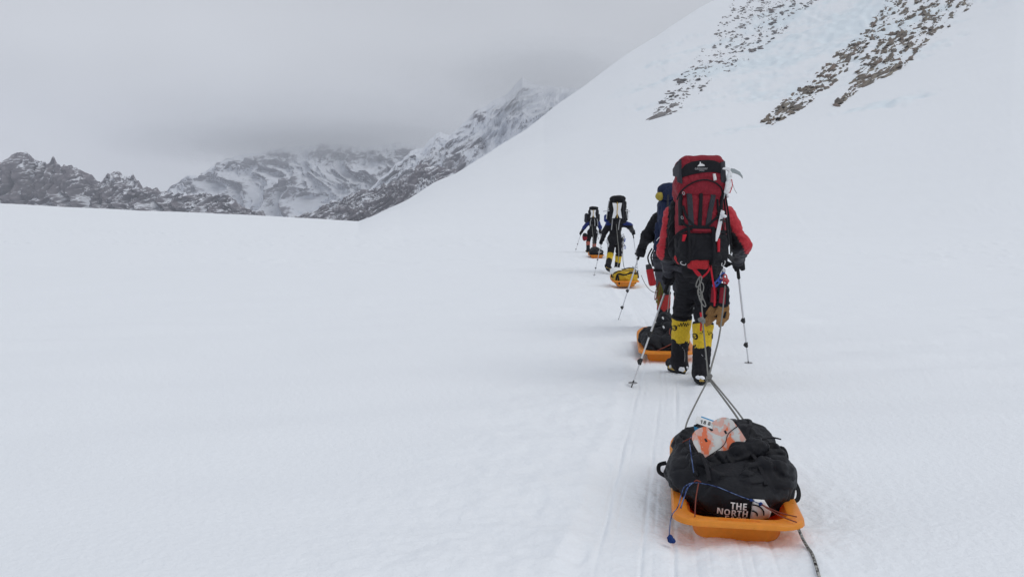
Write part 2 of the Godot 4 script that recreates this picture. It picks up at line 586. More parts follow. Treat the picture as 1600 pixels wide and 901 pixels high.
func shard(r: RandomNumberGenerator) -> Array:
	# an angular block: a stretched, knocked-about twelve-sided lump with flat faces
	var ring := 6
	var pts := []
	for j in 2:
		for i in ring:
			var a := TAU * (i + r.randf_range(-0.3, 0.3)) / ring
			var rad := r.randf_range(0.65, 1.0) * (1.0 if j == 0 else 0.62)
			pts.append(Vector3(cos(a) * rad, -0.45 if j == 0 else r.randf_range(0.18, 0.5), sin(a) * rad))
	pts.append(Vector3(r.randf_range(-0.2, 0.2), r.randf_range(0.45, 0.75), r.randf_range(-0.2, 0.2)))
	var faces := []
	for i in ring:
		var k := (i + 1) % ring
		faces.append_array([i, ring + i, k, k, ring + i, ring + k])
		faces.append_array([ring + i, 12, ring + k])
	return [pts, faces]


func flat_mesh(pts: Array, faces: Array, xf: Transform3D, v: PackedVector3Array, n: PackedVector3Array, c: PackedColorArray, tone: Color) -> void:
	for k in range(0, faces.size(), 3):
		var a: Vector3 = xf * pts[faces[k]]
		var b: Vector3 = xf * pts[faces[k + 1]]
		var d: Vector3 = xf * pts[faces[k + 2]]
		var f := (d - a).cross(b - a).normalized()
		v.append_array([a, b, d])
		n.append_array([f, f, f])
		c.append_array([tone, tone, tone])


func plain_index(count: int) -> PackedInt32Array:
	var p := PackedInt32Array()
	p.resize(count)
	for i in count: p[i] = i
	return p


# a band between two lines on the slope (from its foot upwards), strewn with blocks
func outcrop(label: String, left: Array, right: Array, count: int, largest: float, tones: Array, lean: float, thin_foot: float) -> void:
	var foot: Vector2 = (left[0] + right[0]) * 0.5
	var base := Vector3(foot.x, ground_at(foot.x, foot.y), foot.y)
	var o := thing("rock_outcrop", label, "rock outcrop", base, "rock bands on the snow slope")
	var shapes := []
	for k in 6: shapes.append(shard(rng))
	var meshes := {}
	var spots := []
	var widest := 1.0
	for i in left.size() - 1: widest = maxf(widest, (left[i + 1] - right[i + 1]).length() * (left[i + 1] - left[i]).length())
	widest *= thin_foot
	for k in count:
		var t := rng.randf() * (left.size() - 1)
		var i := mini(int(t), left.size() - 2)
		var a: Vector2 = left[i].lerp(left[i + 1], t - i)
		var b: Vector2 = right[i].lerp(right[i + 1], t - i)
		# as dense where the band is narrow as where it is wide
		if rng.randf() > (a - b).length() * (left[i + 1] - left[i]).length() / widest: continue
		var u := rng.randf()
		var p := a.lerp(b, u)
		# blocks gather in ribs with snow between them
		var clump := noise.get_noise_2d(t * 2.6 + left[0].x, u * 7.0) * 0.4 + noise.get_noise_2d(p.x * 0.12, p.y * 0.12 + 9.0) * 0.2 + noise.get_noise_2d(p.x * 0.45, p.y * 0.45) * 0.3
		if clump < -0.06 + 0.45 * absf(u - 0.5): continue
		var size := largest * (0.2 + 0.8 * pow(rng.randf(), 3.0)) * (0.45 + 2.4 * maxf(clump, 0.0))
		spots.append([size, p, atan2((right[i + 1] - right[i]).x, (right[i + 1] - right[i]).y)])
	spots.sort_custom(func(a, b): return a[0] > b[0])
	var v := PackedVector3Array()
	var n := PackedVector3Array()
	var c := PackedColorArray()
	for k in spots.size():
		var s: float = spots[k][0]
		var p: Vector2 = spots[k][1]
		var y := ground_at(p.x, p.y)
		var gx := (ground_at(p.x + 2, p.y) - y) / 2.0
		var gz := (ground_at(p.x, p.y + 2) - y) / 2.0
		var up := Vector3(-gx, 1, -gz).normalized()
		var fwd := Vector3(sin(spots[k][2] + lean + rng.randf_range(-0.35, 0.35)), 0, cos(spots[k][2] + lean)).slide(up).normalized()
		var basis := Basis(up.cross(fwd), up, fwd) * Basis.from_euler(Vector3(rng.randf_range(-0.3, 0.3), 0, rng.randf_range(-0.3, 0.3)))
		var xf := Transform3D(basis * Basis.from_scale(Vector3(s * rng.randf_range(0.32, 0.5), s * rng.randf_range(0.2, 0.34), s * rng.randf_range(1.2, 2.3))), Vector3(p.x, y, p.y) - base)
		var which := rng.randi() % 6
		var tone: Color = tones[rng.randi() % tones.size()]
		if k < 110:
			var key := "%d %s" % [which, tone]
			if not meshes.has(key):
				var mv := PackedVector3Array()
				var mn := PackedVector3Array()
				var mc := PackedColorArray()
				flat_mesh(shapes[which][0], shapes[which][1], Transform3D(), mv, mn, mc, tone)
				meshes[key] = mesh_of(mv, mn, plain_index(mv.size()), mc)
			var r := MeshInstance3D.new()
			r.name = "rock"
			r.mesh = meshes[key]
			r.material_override = M.rock
			o.add_child(r, true)
			r.transform = xf
		else:
			flat_mesh(shapes[which][0], shapes[which][1], xf, v, n, c, tone)
	if v.size():
		var rest := MeshInstance3D.new()
		rest.name = "rubble"
		rest.mesh = mesh_of(v, n, plain_index(v.size()), c)
		rest.material_override = M.rock
		o.add_child(rest, true)
		rest.set_meta("kind", "stuff")


func rock_outcrops() -> void:
	var grey := [Color(0.18, 0.175, 0.18), Color(0.25, 0.24, 0.245), Color(0.3, 0.29, 0.29), Color(0.22, 0.2, 0.2)]  # skyline band: same rock, with distance haze painted into these paler tones
	var brown := [Color(0.145, 0.125, 0.108), Color(0.2, 0.175, 0.148), Color(0.25, 0.225, 0.19), Color(0.17, 0.155, 0.138), Color(0.215, 0.17, 0.148)]
	outcrop("rock band on the snow slope nearest the skyline, haze painted in pale grey", [Vector2(52.2, -345.4), Vector2(57.8, -365.6), Vector2(78.6, -428.3), Vector2(100.0, -494.6), Vector2(122.0, -555.8), Vector2(147.7, -633.2), Vector2(176.5, -714.7)], [Vector2(52.5, -334.9), Vector2(58.1, -332.5), Vector2(83.0, -382.6), Vector2(124.1, -454.5), Vector2(140.4, -489.5), Vector2(172.8, -537.3), Vector2(208.4, -591.2)], 9000, 2.7, grey, 0.5, 0.8)
	outcrop("long brown rock rib slanting up the middle of the slope", [Vector2(74.4, -267.5), Vector2(93.2, -308.1), Vector2(121.1, -351.7), Vector2(150.1, -399.7), Vector2(181.4, -450.2), Vector2(217.9, -515.3)], [Vector2(72.3, -249.6), Vector2(87.1, -271.6), Vector2(112.8, -314.4), Vector2(136.9, -354.1), Vector2(168.2, -406.4), Vector2(210.9, -474.7)], 8000, 2.25, brown, 0.1, 0.6)
	outcrop("broad brown rock rib at the upper right of the slope", [Vector2(93.6, -259.6), Vector2(112.4, -298.4), Vector2(134.9, -344.5), Vector2(162.9, -393.3), Vector2(193.3, -445.0), Vector2(226.9, -503.1)], [Vector2(92.5, -254.1), Vector2(109.2, -281.8), Vector2(126.2, -293.6), Vector2(153.8, -331.5), Vector2(196.9, -387.3), Vector2(230.1, -429.8)], 14000, 2.5, brown, 0.1, 0.7)


# ---------------------------------------------------------------- rounded solids: capsules, boxes and ellipsoids joined smoothly and meshed as a surface net

class Solid:
	var kind := 0
	var a := Vector3.ZERO
	var b := Vector3.ZERO
	var ra := 0.1
	var rb := 0.1
	var inv := Basis()
	var lo := Vector3.ZERO
	var hi := Vector3.ZERO

	func at(p: Vector3) -> float:
		if kind == 0:
			var pa := p - a
			var ab := b - a
			var t := clampf(pa.dot(ab) / maxf(ab.length_squared(), 1e-9), 0.0, 1.0)
			return (pa - ab * t).length() - (ra + (rb - ra) * t)
		var q := inv * (p - a)
		if kind == 1:
			q = q.abs() - b + Vector3(ra, ra, ra)
			return Vector3(maxf(q.x, 0), maxf(q.y, 0), maxf(q.z, 0)).length() + minf(maxf(q.x, maxf(q.y, q.z)), 0.0) - ra
		var k0 := (q / b).length()
		var k1 := (q / (b * b)).length()
		return k0 * (k0 - 1.0) / maxf(k1, 1e-6)


func cone(a: Vector3, b: Vector3, ra: float, rb: float) -> Solid:
	var s := Solid.new()
	s.a = a
	s.b = b
	s.ra = ra
	s.rb = rb
	var r := Vector3.ONE * maxf(ra, rb)
	s.lo = a.min(b) - r
	s.hi = a.max(b) + r
	return s


func oblong(kind: int, centre: Vector3, half: Vector3, round_: float, turn: Basis) -> Solid:
	var s := Solid.new()
	s.kind = kind
	s.a = centre
	s.b = half
	s.ra = round_
	s.inv = turn.inverse()
	var e := turn.x.abs() * half.x + turn.y.abs() * half.y + turn.z.abs() * half.z
	s.lo = centre - e
	s.hi = centre + e
	return s


func rbox(centre: Vector3, half: Vector3, round_: float, turn := Basis()) -> Solid:
	return oblong(1, centre, half, minf(round_, minf(half.x, minf(half.y, half.z))), turn)


func ball(centre: Vector3, half: Vector3, turn := Basis()) -> Solid:
	return oblong(2, centre, half, 0.0, turn)


func sd(solids: Array, k: float, p: Vector3) -> float:
	var d := 10.0
	for s: Solid in solids:
		var e := s.at(p)
		var h := maxf(k - absf(d - e), 0.0) / k
		d = minf(d, e) - h * h * k * 0.25
	return d


# options: amp and freq (folds), crease (sharp folds), cuts (half-spaces kept: [normal, place]), paint (place -> colour)
func net(solids: Array, cell: float, k: float, o := {}) -> ArrayMesh:
	var lo := Vector3(1e9, 1e9, 1e9)
	var hi := -lo
	for s: Solid in solids:
		lo = lo.min(s.lo)
		hi = hi.max(s.hi)
	var amp: float = o.get("amp", 0.0)
	var crease: float = o.get("crease", 0.0)
	var grow := Vector3.ONE * (cell * 2.5 + k * 0.3 + amp + crease)
	lo -= grow
	hi += grow
	var nx := int((hi.x - lo.x) / cell) + 2
	var ny := int((hi.y - lo.y) / cell) + 2
	var nz := int((hi.z - lo.z) / cell) + 2
	var val := PackedFloat32Array()
	val.resize(nx * ny * nz)
	val.fill(10.0)
	var margin := k + cell * 3.0 + amp + crease
	for s: Solid in solids:
		var a := ((s.lo - lo - Vector3.ONE * margin) / cell).floor()
		var b := ((s.hi - lo + Vector3.ONE * margin) / cell).ceil()
		for z in range(maxi(int(a.z), 0), mini(int(b.z), nz - 1) + 1):
			for y in range(maxi(int(a.y), 0), mini(int(b.y), ny - 1) + 1):
				var row := (z * ny + y) * nx
				for x in range(maxi(int(a.x), 0), mini(int(b.x), nx - 1) + 1):
					var e := s.at(lo + Vector3(x, y, z) * cell)
					if e > margin: continue
					var d := val[row + x]
					var h := maxf(k - absf(d - e), 0.0) / k
					val[row + x] = minf(d, e) - h * h * k * 0.25
	var near := cell * 2.0 + amp + crease
	if amp > 0.0 or crease > 0.0:
		var f: float = o.get("freq", 8.0)
		var stretch: Vector3 = o.get("stretch", Vector3.ONE)
		for z in nz:
			for y in ny:
				var row := (z * ny + y) * nx
				for x in nx:
					if absf(val[row + x]) > near: continue
					var p := (lo + Vector3(x, y, z) * cell) * stretch * f
					var w := amp * (noise.get_noise_3dv(p) + 0.5 * noise.get_noise_3dv(p * 2.3))
					if crease > 0.0:
						var q := p * 0.8 + Vector3(noise.get_noise_3dv(p * 0.6), noise.get_noise_3dv(p * 0.6 + Vector3(5, 5, 5)), 0) * 0.7
						w -= crease * (1.0 - pow(minf(absf(noise.get_noise_3dv(q)) * 2.6, 1.0), 0.7))
					val[row + x] -= w
	var cuts: Array = o.get("cuts", [])
	if cuts.size():
		for z in nz:
			for y in ny:
				var row := (z * ny + y) * nx
				for x in nx:
					if val[row + x] > near: continue
					for c in cuts:
						val[row + x] = maxf(val[row + x], -(lo + Vector3(x, y, z) * cell - c[1]).dot(c[0]))
	var step := [1, nx, nx * ny]
	var corner := [0, 1, nx, nx + 1, nx * ny, nx * ny + 1, nx * ny + nx, nx * ny + nx + 1]
	var place := [Vector3(0, 0, 0), Vector3(1, 0, 0), Vector3(0, 1, 0), Vector3(1, 1, 0), Vector3(0, 0, 1), Vector3(1, 0, 1), Vector3(0, 1, 1), Vector3(1, 1, 1)]
	var edges := [[0, 1], [2, 3], [4, 5], [6, 7], [0, 2], [1, 3], [4, 6], [5, 7], [0, 4], [1, 5], [2, 6], [3, 7]]
	var vid := PackedInt32Array()
	vid.resize(val.size())
	vid.fill(-1)
	var v := PackedVector3Array()
	var n := PackedVector3Array()
	var cells := PackedInt32Array()
	var e8 := PackedFloat32Array()
	e8.resize(8)
	var limit := cell * 2.0 + amp + crease * 2.0
	for z in nz - 1:
		for y in ny - 1:
			var row := (z * ny + y) * nx
			for x in nx - 1:
				var i := row + x
				if absf(val[i]) > limit: continue
				var inside := 0
				for c in 8:
					e8[c] = val[i + corner[c]]
					if e8[c] < 0.0: inside += 1
				if inside == 0 or inside == 8: continue
				var sum := Vector3.ZERO
				var hits := 0
				for e in edges:
					var d0 := e8[e[0]]
					var d1 := e8[e[1]]
					if (d0 < 0.0) != (d1 < 0.0):
						sum += place[e[0]].lerp(place[e[1]], d0 / (d0 - d1))
						hits += 1
				vid[i] = v.size()
				cells.append(i)
				v.append(lo + (Vector3(x, y, z) + sum / hits) * cell)
				n.append(Vector3(e8[1] + e8[3] + e8[5] + e8[7] - e8[0] - e8[2] - e8[4] - e8[6], e8[2] + e8[3] + e8[6] + e8[7] - e8[0] - e8[1] - e8[4] - e8[5], e8[4] + e8[5] + e8[6] + e8[7] - e8[0] - e8[1] - e8[2] - e8[3]).normalized())
	var index := PackedInt32Array()
	for i in cells:
		for axis in 3:
			var d0 := val[i]
			var d1 := val[i + step[axis]]
			if (d0 < 0.0) == (d1 < 0.0): continue
			var u: int = step[(axis + 1) % 3]
			var w: int = step[(axis + 2) % 3]
			if i - u - w < 0: continue
			var q0 := vid[i]
			var q1 := vid[i - u]
			var q2 := vid[i - u - w]
			var q3 := vid[i - w]
			if q0 < 0 or q1 < 0 or q2 < 0 or q3 < 0: continue
			if d0 < 0.0:
				index.append_array([q0, q2, q1, q0, q3, q2])
			else:
				index.append_array([q0, q1, q2, q0, q2, q3])
	var col := PackedColorArray()
	if o.has("paint"):
		var paint: Callable = o.paint
		col.resize(v.size())
		for i in v.size(): col[i] = paint.call(v[i])
	return mesh_of(v, n, index, col)


func joined(meshes: Array) -> ArrayMesh:
	var v := PackedVector3Array()
	var n := PackedVector3Array()
	var c := PackedColorArray()
	var index := PackedInt32Array()
	for m: Mesh in meshes:
		for s in m.get_surface_count():
			var a := m.surface_get_arrays(s)
			var first := v.size()
			v.append_array(a[Mesh.ARRAY_VERTEX])
			n.append_array(a[Mesh.ARRAY_NORMAL])
			if a[Mesh.ARRAY_COLOR] != null: c.append_array(a[Mesh.ARRAY_COLOR])
			for i in a[Mesh.ARRAY_INDEX]: index.append(first + i)
	return mesh_of(v, n, index, c if c.size() == v.size() else PackedColorArray())


# ---------------------------------------------------------------- swept and laid shapes

func smooth_line(pts: Array, per: int) -> Array:
	if per <= 1 or pts.size() < 3: return pts
	var out := []
	for k in pts.size() - 1:
		var a: Vector3 = pts[maxi(k - 1, 0)]
		var b: Vector3 = pts[k]
		var c: Vector3 = pts[k + 1]
		var d: Vector3 = pts[mini(k + 2, pts.size() - 1)]
		for i in per: out.append(b.cubic_interpolate(c, a, d, float(i) / per))
	out.append(pts[-1])
	return out


# a tube along a line; radius is a number or one number per given point; flat squeezes it across `side`
func tube(pts: Array, radius, sides := 8, per := 1, speckle := []) -> ArrayMesh:
	var radii := []
	for k in pts.size(): radii.append(radius[k] if radius is Array else radius)
	var line := smooth_line(pts, per)
	var v := PackedVector3Array()
	var n := PackedVector3Array()
	var c := PackedColorArray()
	var up := Vector3.UP if absf((line[1] - line[0]).normalized().y) < 0.9 else Vector3.RIGHT
	for k in line.size():
		var t: Vector3 = (line[mini(k + 1, line.size() - 1)] - line[maxi(k - 1, 0)]).normalized()
		up = up.slide(t).normalized()
		var side := t.cross(up)
		var f := float(k) / maxi(line.size() - 1, 1) * (radii.size() - 1)
		var i := mini(int(f), radii.size() - 2)
		var r := lerpf(radii[i], radii[i + 1], f - i)
		for s in sides:
			var a := TAU * s / sides
			var d := up * cos(a) + side * sin(a)
			v.append(line[k] + d * r)
			n.append(d)
			if speckle.size(): c.append(speckle[0] if noise.get_noise_2d(k * 1.9 + s * 2.7, s * 3.3) > -0.05 else speckle[1])
	var index := sheet_index(line.size(), sides, true, true)
	for end in [0, line.size() - 1]:
		var first := v.size()
		var dir: Vector3 = (line[0] - line[1]) if end == 0 else (line[-1] - line[-2])
		for s in sides:
			v.append(v[end * sides + s])
			n.append(dir.normalized())
			if speckle.size(): c.append(c[end * sides + s])
		for s in range(1, sides - 1):
			if end == 0: index.append_array([first, first + s, first + s + 1])
			else: index.append_array([first, first + s + 1, first + s])
	return mesh_of(v, n, index, c)


# a flat webbing strap along a line, its broad side facing `out`
func strap(pts: Array, width: float, out: Vector3, per := 4, thick := 0.003) -> ArrayMesh:
	var line := smooth_line(pts, per)
	var v := PackedVector3Array()
	for k in line.size():
		var t: Vector3 = (line[mini(k + 1, line.size() - 1)] - line[maxi(k - 1, 0)]).normalized()
		var o := out.slide(t).normalized()
		var s := t.cross(o) * width * 0.5
		for q in [s + o * thick, s - o * thick, -s - o * thick, -s + o * thick]: v.append(line[k] + q)
	return faceted(v, sheet_index(line.size(), 4, true, true))


# every face with a normal of its own
func faceted(v: PackedVector3Array, index: PackedInt32Array) -> ArrayMesh:
	var fv := PackedVector3Array()
	var fn := PackedVector3Array()
	for k in range(0, index.size(), 3):
		var a := v[index[k]]
		var b := v[index[k + 1]]
		var d := v[index[k + 2]]
		var f := (d - a).cross(b - a).normalized()
		fv.append_array([a, b, d])
		fn.append_array([f, f, f])
	return mesh_of(fv, fn, plain_index(fv.size()))


# rings of equal length, one after another; ends closed on request
func loft(rings: Array, close_first := false, close_last := false) -> ArrayMesh:
	var cols: int = rings[0].size()
	var v := PackedVector3Array()
	for r in rings: v.append_array(PackedVector3Array(r))
	var index := sheet_index(rings.size(), cols, true, true)
	for which in 2:
		if (which == 0 and not close_first) or (which == 1 and not close_last): continue
		var first := v.size()
		var src := 0 if which == 0 else (rings.size() - 1) * cols
		for i in cols: v.append(v[src + i])
		for i in range(1, cols - 1):
			if which == 0: index.append_array([first, first + i, first + i + 1])
			else: index.append_array([first, first + i + 1, first + i])
	return mesh_of(v, normals_of(v, index), index)


# a flat plate of given outline (in the x-y plane of xf), with thickness
func plate(outline: Array, thick: float, xf: Transform3D) -> ArrayMesh:
	var flat := PackedVector2Array(outline)
	if Geometry2D.is_polygon_clockwise(flat): flat.reverse()
	var tri := Geometry2D.triangulate_polygon(flat)
	var v := PackedVector3Array()
	var index := PackedInt32Array()
	var count := flat.size()
	for side in 2:
		for p in flat: v.append(xf * Vector3(p.x, p.y, thick * (0.5 - side)))
	for k in range(0, tri.size(), 3):
		index.append_array([tri[k], tri[k + 2], tri[k + 1]])
		index.append_array([count + tri[k], count + tri[k + 1], count + tri[k + 2]])
	for i in count:
		var j := (i + 1) % count
		index.append_array([i, j, count + i, j, count + j, count + i])
	var m := faceted(v, index)
	# triangulation may run either way: turn the faces if they look inwards
	var a := m.surface_get_arrays(0)
	if a[Mesh.ARRAY_NORMAL][0].dot(xf.basis.z) < 0.0:
		for k in range(0, tri.size() * 2, 3):
			var t := index[k + 1]
			index[k + 1] = index[k + 2]
			index[k + 2] = t
		m = faceted(v, index)
	return m


func onto(solids: Array, k: float, from: Vector3, dir: Vector3) -> Array:
	var p := from
	var best := from
	var least := 1e9
	for i in 60:
		var d := sd(solids, k, p)
		if d < least:
			least = d
			best = p
		if d < 0.0008 or (p - from).length() > 1.4: break
		p += dir * d * 0.9
	p = best
	var e := 0.004
	var g := Vector3(sd(solids, k, p + Vector3(e, 0, 0)) - sd(solids, k, p - Vector3(e, 0, 0)), sd(solids, k, p + Vector3(0, e, 0)) - sd(solids, k, p - Vector3(0, e, 0)), sd(solids, k, p + Vector3(0, 0, e)) - sd(solids, k, p - Vector3(0, 0, e)))
	return [p - g.normalized() * maxf(least, 0.0), g.normalized()]


# a panel sewn onto a solid: rows of [left end, right end], laid onto the surface along dir and standing `lift` proud of it
func panel(solids: Array, k: float, rows: Array, dir: Vector3, across: int, down: int, lift := 0.005) -> ArrayMesh:
	var v := PackedVector3Array()
	var lines := []
	for r in rows.size() - 1:
		for j in down:
			var line := []
			for q in rows[r].size(): line.append(rows[r][q].lerp(rows[r + 1][q], float(j) / down))
			lines.append(line)
	lines.append(rows[-1])
	var cols := across + 3
	for r in lines.size() + 2:
		var l: Array = lines[clampi(r - 1, 0, lines.size() - 1)]
		for i in cols:
			var u := clampf((i - 1.0) / across, 0.0, 1.0)
			var edge := i == 0 or i == cols - 1 or r == 0 or r == lines.size() + 1
			var at := mini(int(u * (l.size() - 1)), l.size() - 2)
			var hit := onto(solids, k, l[at].lerp(l[at + 1], u * (l.size() - 1) - at) - dir * 0.35, dir)
			v.append(hit[0] + hit[1] * (-0.004 if edge else lift))
	var a := sheet_index(lines.size() + 2, cols)
	var n := normals_of(v, a)
	var mid := (lines.size() / 2) * cols + cols / 2
	if n[mid].dot(dir) > 0.0:
		a = sheet_index(lines.size() + 2, cols, true)
		n = normals_of(v, a)
	return mesh_of(v, n, a)


# lettering printed on a solid: xf places the text's x-y plane before the surface, dir leads onto it
func lettering(text: String, height: float, solids: Array, k: float, xf: Transform3D, dir: Vector3, lift := 0.003, bold := true) -> ArrayMesh:
	var t := TextMesh.new()
	var f := SystemFont.new()
	f.font_names = PackedStringArray(["Droid Sans"])
	f.font_weight = 700 if bold else 400
	t.font = f
	t.text = text
	t.font_size = 32
	t.pixel_size = height / 32.0 * 1.35
	t.depth = 0.0
	t.curve_step = 1.5
	var out := []
	for s in t.get_surface_count():
		var a := t.surface_get_arrays(s)
		var v := PackedVector3Array()
		var n := PackedVector3Array()
		for p in a[Mesh.ARRAY_VERTEX]:
			var w := xf * Vector3(p.x, p.y, 0)
			if solids.is_empty():
				v.append(w)
				n.append(-dir)
			else:
				var hit := onto(solids, k, w - dir * 0.2, dir)
				v.append(hit[0] + hit[1] * lift)
				n.append(hit[1])
		out.append(mesh_of(v, n, a[Mesh.ARRAY_INDEX] if a[Mesh.ARRAY_INDEX] != null else plain_index(v.size())))
	return joined(out)


# ---------------------------------------------------------------- materials of the party

func cloth_materials() -> void:
	cloth("black_cloth", lin(0.012, 0.012, 0.016), 0.8, 0.7)
	cloth("charcoal_cloth", lin(0.045, 0.047, 0.058), 0.8, 0.7)
	cloth("grey_cloth", lin(0.075, 0.08, 0.098), 0.8, 0.7)
	cloth("navy_cloth", lin(0.012, 0.022, 0.065), 0.75, 0.8)
	cloth("blue_cloth", lin(0.02, 0.045, 0.22), 0.75, 0.6)
	cloth("pack_red", lin(0.27, 0.015, 0.03), 0.7, 0.8)
	cloth("bright_red", lin(0.5, 0.022, 0.03), 0.65, 0.6)
	cloth("gaiter_yellow", lin(0.78, 0.53, 0.03), 0.7, 0.8)
	cloth("gaiter_pink", lin(0.5, 0.14, 0.10), 0.7, 0.6)
	cloth("gaiter_red", lin(0.4, 0.03, 0.028), 0.7, 0.6)
	cloth("yellow_bag", lin(0.68, 0.43, 0.025), 0.6, 0.8)
	cloth("dark_bag", lin(0.0085, 0.0093, 0.0138), 0.62, 1.0, 7.0, 0.0)
	cloth("tan_leather", lin(0.32, 0.17, 0.06), 0.6, 0.9)
	cloth("yellow_foam", lin(0.42, 0.33, 0.06), 0.8, 0.4)
	var j := cloth("jacket_panels", Color.WHITE, 0.72, 0.9)
	j.vertex_color_use_as_albedo = true
	j = cloth("skin_and_wool", Color.WHITE, 0.7, 0.2)
	j.vertex_color_use_as_albedo = true
	var p := mat("orange_plastic", lin(1.0, 0.5, 0.06), 0.4, 0.5)
	p.backlight_enabled = true
	p.backlight = lin(0.9, 0.33, 0.02)
	p.uv1_triplanar = true
	p.uv1_scale = Vector3.ONE * 3.0
	p.albedo_texture = ramp_texture(0.03, 4, 22, 0.93, 1.0)
	p.roughness_texture = ramp_texture(0.05, 4, 21, 0.6, 1.0)
	p = mat("aluminium", lin(0.62, 0.63, 0.65), 0.35, 0.5)
	p.metallic = 0.85
	p = mat("axe_steel", lin(0.32, 0.36, 0.37), 0.45, 0.5)
	p.metallic = 0.7
	mat("white_metal", lin(0.72, 0.73, 0.75), 0.4, 0.5)
	mat("black_plastic", lin(0.015, 0.015, 0.017), 0.5, 0.5)
	mat("rubber", lin(0.02, 0.02, 0.02), 0.85, 0.3)
	mat("sole_yellow", lin(0.5, 0.34, 0.1), 0.8, 0.3)
	mat("caked_snow", lin(0.84, 0.86, 0.9), 0.8, 0.2)
	mat("print_white", lin(0.7, 0.7, 0.7), 0.45, 0.5)
	mat("print_grey", lin(0.3, 0.3, 0.31), 0.6, 0.4)
	mat("paper_white", lin(0.75, 0.77, 0.78), 0.6, 0.4)
	mat("label_blue", lin(0.05, 0.3, 0.55), 0.5, 0.4)
	mat("rope_grey", lin(0.2, 0.2, 0.19), 0.9, 0.2)
	mat("rope_green", lin(0.16, 0.17, 0.03), 0.9, 0.2)
	mat("cord_rust", lin(0.2, 0.06, 0.045), 0.9, 0.2)
	mat("webbing_red", lin(0.48, 0.02, 0.035), 0.8, 0.3)
	mat("cord_blue", lin(0.02, 0.045, 0.17), 0.9, 0.2)
	mat("anodised_blue", lin(0.02, 0.08, 0.4), 0.35, 0.6)
	mat("anodised_red", lin(0.45, 0.02, 0.03), 0.35, 0.6)
	p = mat("speckled_rope", Color.WHITE, 0.9, 0.2)
	p.vertex_color_use_as_albedo = true
	# the painted face of the snow anchor: worn orange paint over bare white metal
	var t := noise_texture(0.012, 4, 31, 0.0)
	var g := Gradient.new()
	g.interpolation_mode = Gradient.GRADIENT_INTERPOLATE_LINEAR
	g.offsets = PackedFloat32Array([0.0, 0.54, 0.56, 0.58, 1.0])
	g.colors = PackedColorArray([Color(0.80, 0.81, 0.80), Color(0.72, 0.73, 0.73), Color(0.75, 0.55, 0.45), Color(0.82, 0.38, 0.2), Color(0.85, 0.42, 0.24)])
	t.color_ramp = g
	p = mat("worn_paint", Color.WHITE, 0.5, 0.5)
	p.uv1_triplanar = true
	p.uv1_scale = Vector3.ONE * 4.2
	p.uv1_offset = Vector3(0.2, 0.3, 0.1)
	p.albedo_texture = t


# ---------------------------------------------------------------- people

func arm_hand(wrist: Vector3, grip: Vector3, pole_dir: Vector3, side: float, size: float) -> Array:
	# a gloved hand closed on a pole: palm, four fingers bent round the grip, thumb from the side of the palm
	var up := -pole_dir.normalized()
	var fwd := (grip - wrist).slide(up).normalized()
	if fwd.length() < 0.5: fwd = Vector3(0, 0, -1).slide(up).normalized()
	var out := fwd.cross(up) * side
	var s := []
	s.append(cone(wrist, grip + out * 0.016 - fwd * 0.02, 0.036 * size, 0.034 * size))
	s.append(rbox(grip + out * 0.026 * size - fwd * 0.012, Vector3(0.018, 0.046, 0.04) * size, 0.016, Basis(out, up, out.cross(up))))
	for f in 4:
		var h := up * (0.036 - 0.024 * f) * size
		var long: float = [0.9, 1.0, 0.95, 0.8][f]
		var a := grip + out * 0.03 * size + fwd * 0.026 + h
		var b := grip + fwd * (0.04 * long) + out * 0.004 + h
		var c := grip - out * 0.026 * long + fwd * 0.024 + h * 0.95
		var d := grip - out * 0.022 - fwd * 0.012 + h * 0.9
		s.append(cone(a, b, 0.0125 * size, 0.0125 * size))
		s.append(cone(b, c, 0.0125 * size, 0.0115 * size))
		s.append(cone(c, d, 0.0115 * size, 0.010 * size))
	var t0 := grip - fwd * 0.025 + up * 0.01 + out * 0.012
	var t1 := grip - fwd * 0.03 - out * 0.022 + up * 0.04
	s.append(cone(t0, t1, 0.0155 * size, 0.0135 * size))
	s.append(cone(t1, grip - out * 0.02 + fwd * 0.006 + up * 0.05, 0.0135 * size, 0.011 * size))
	return s


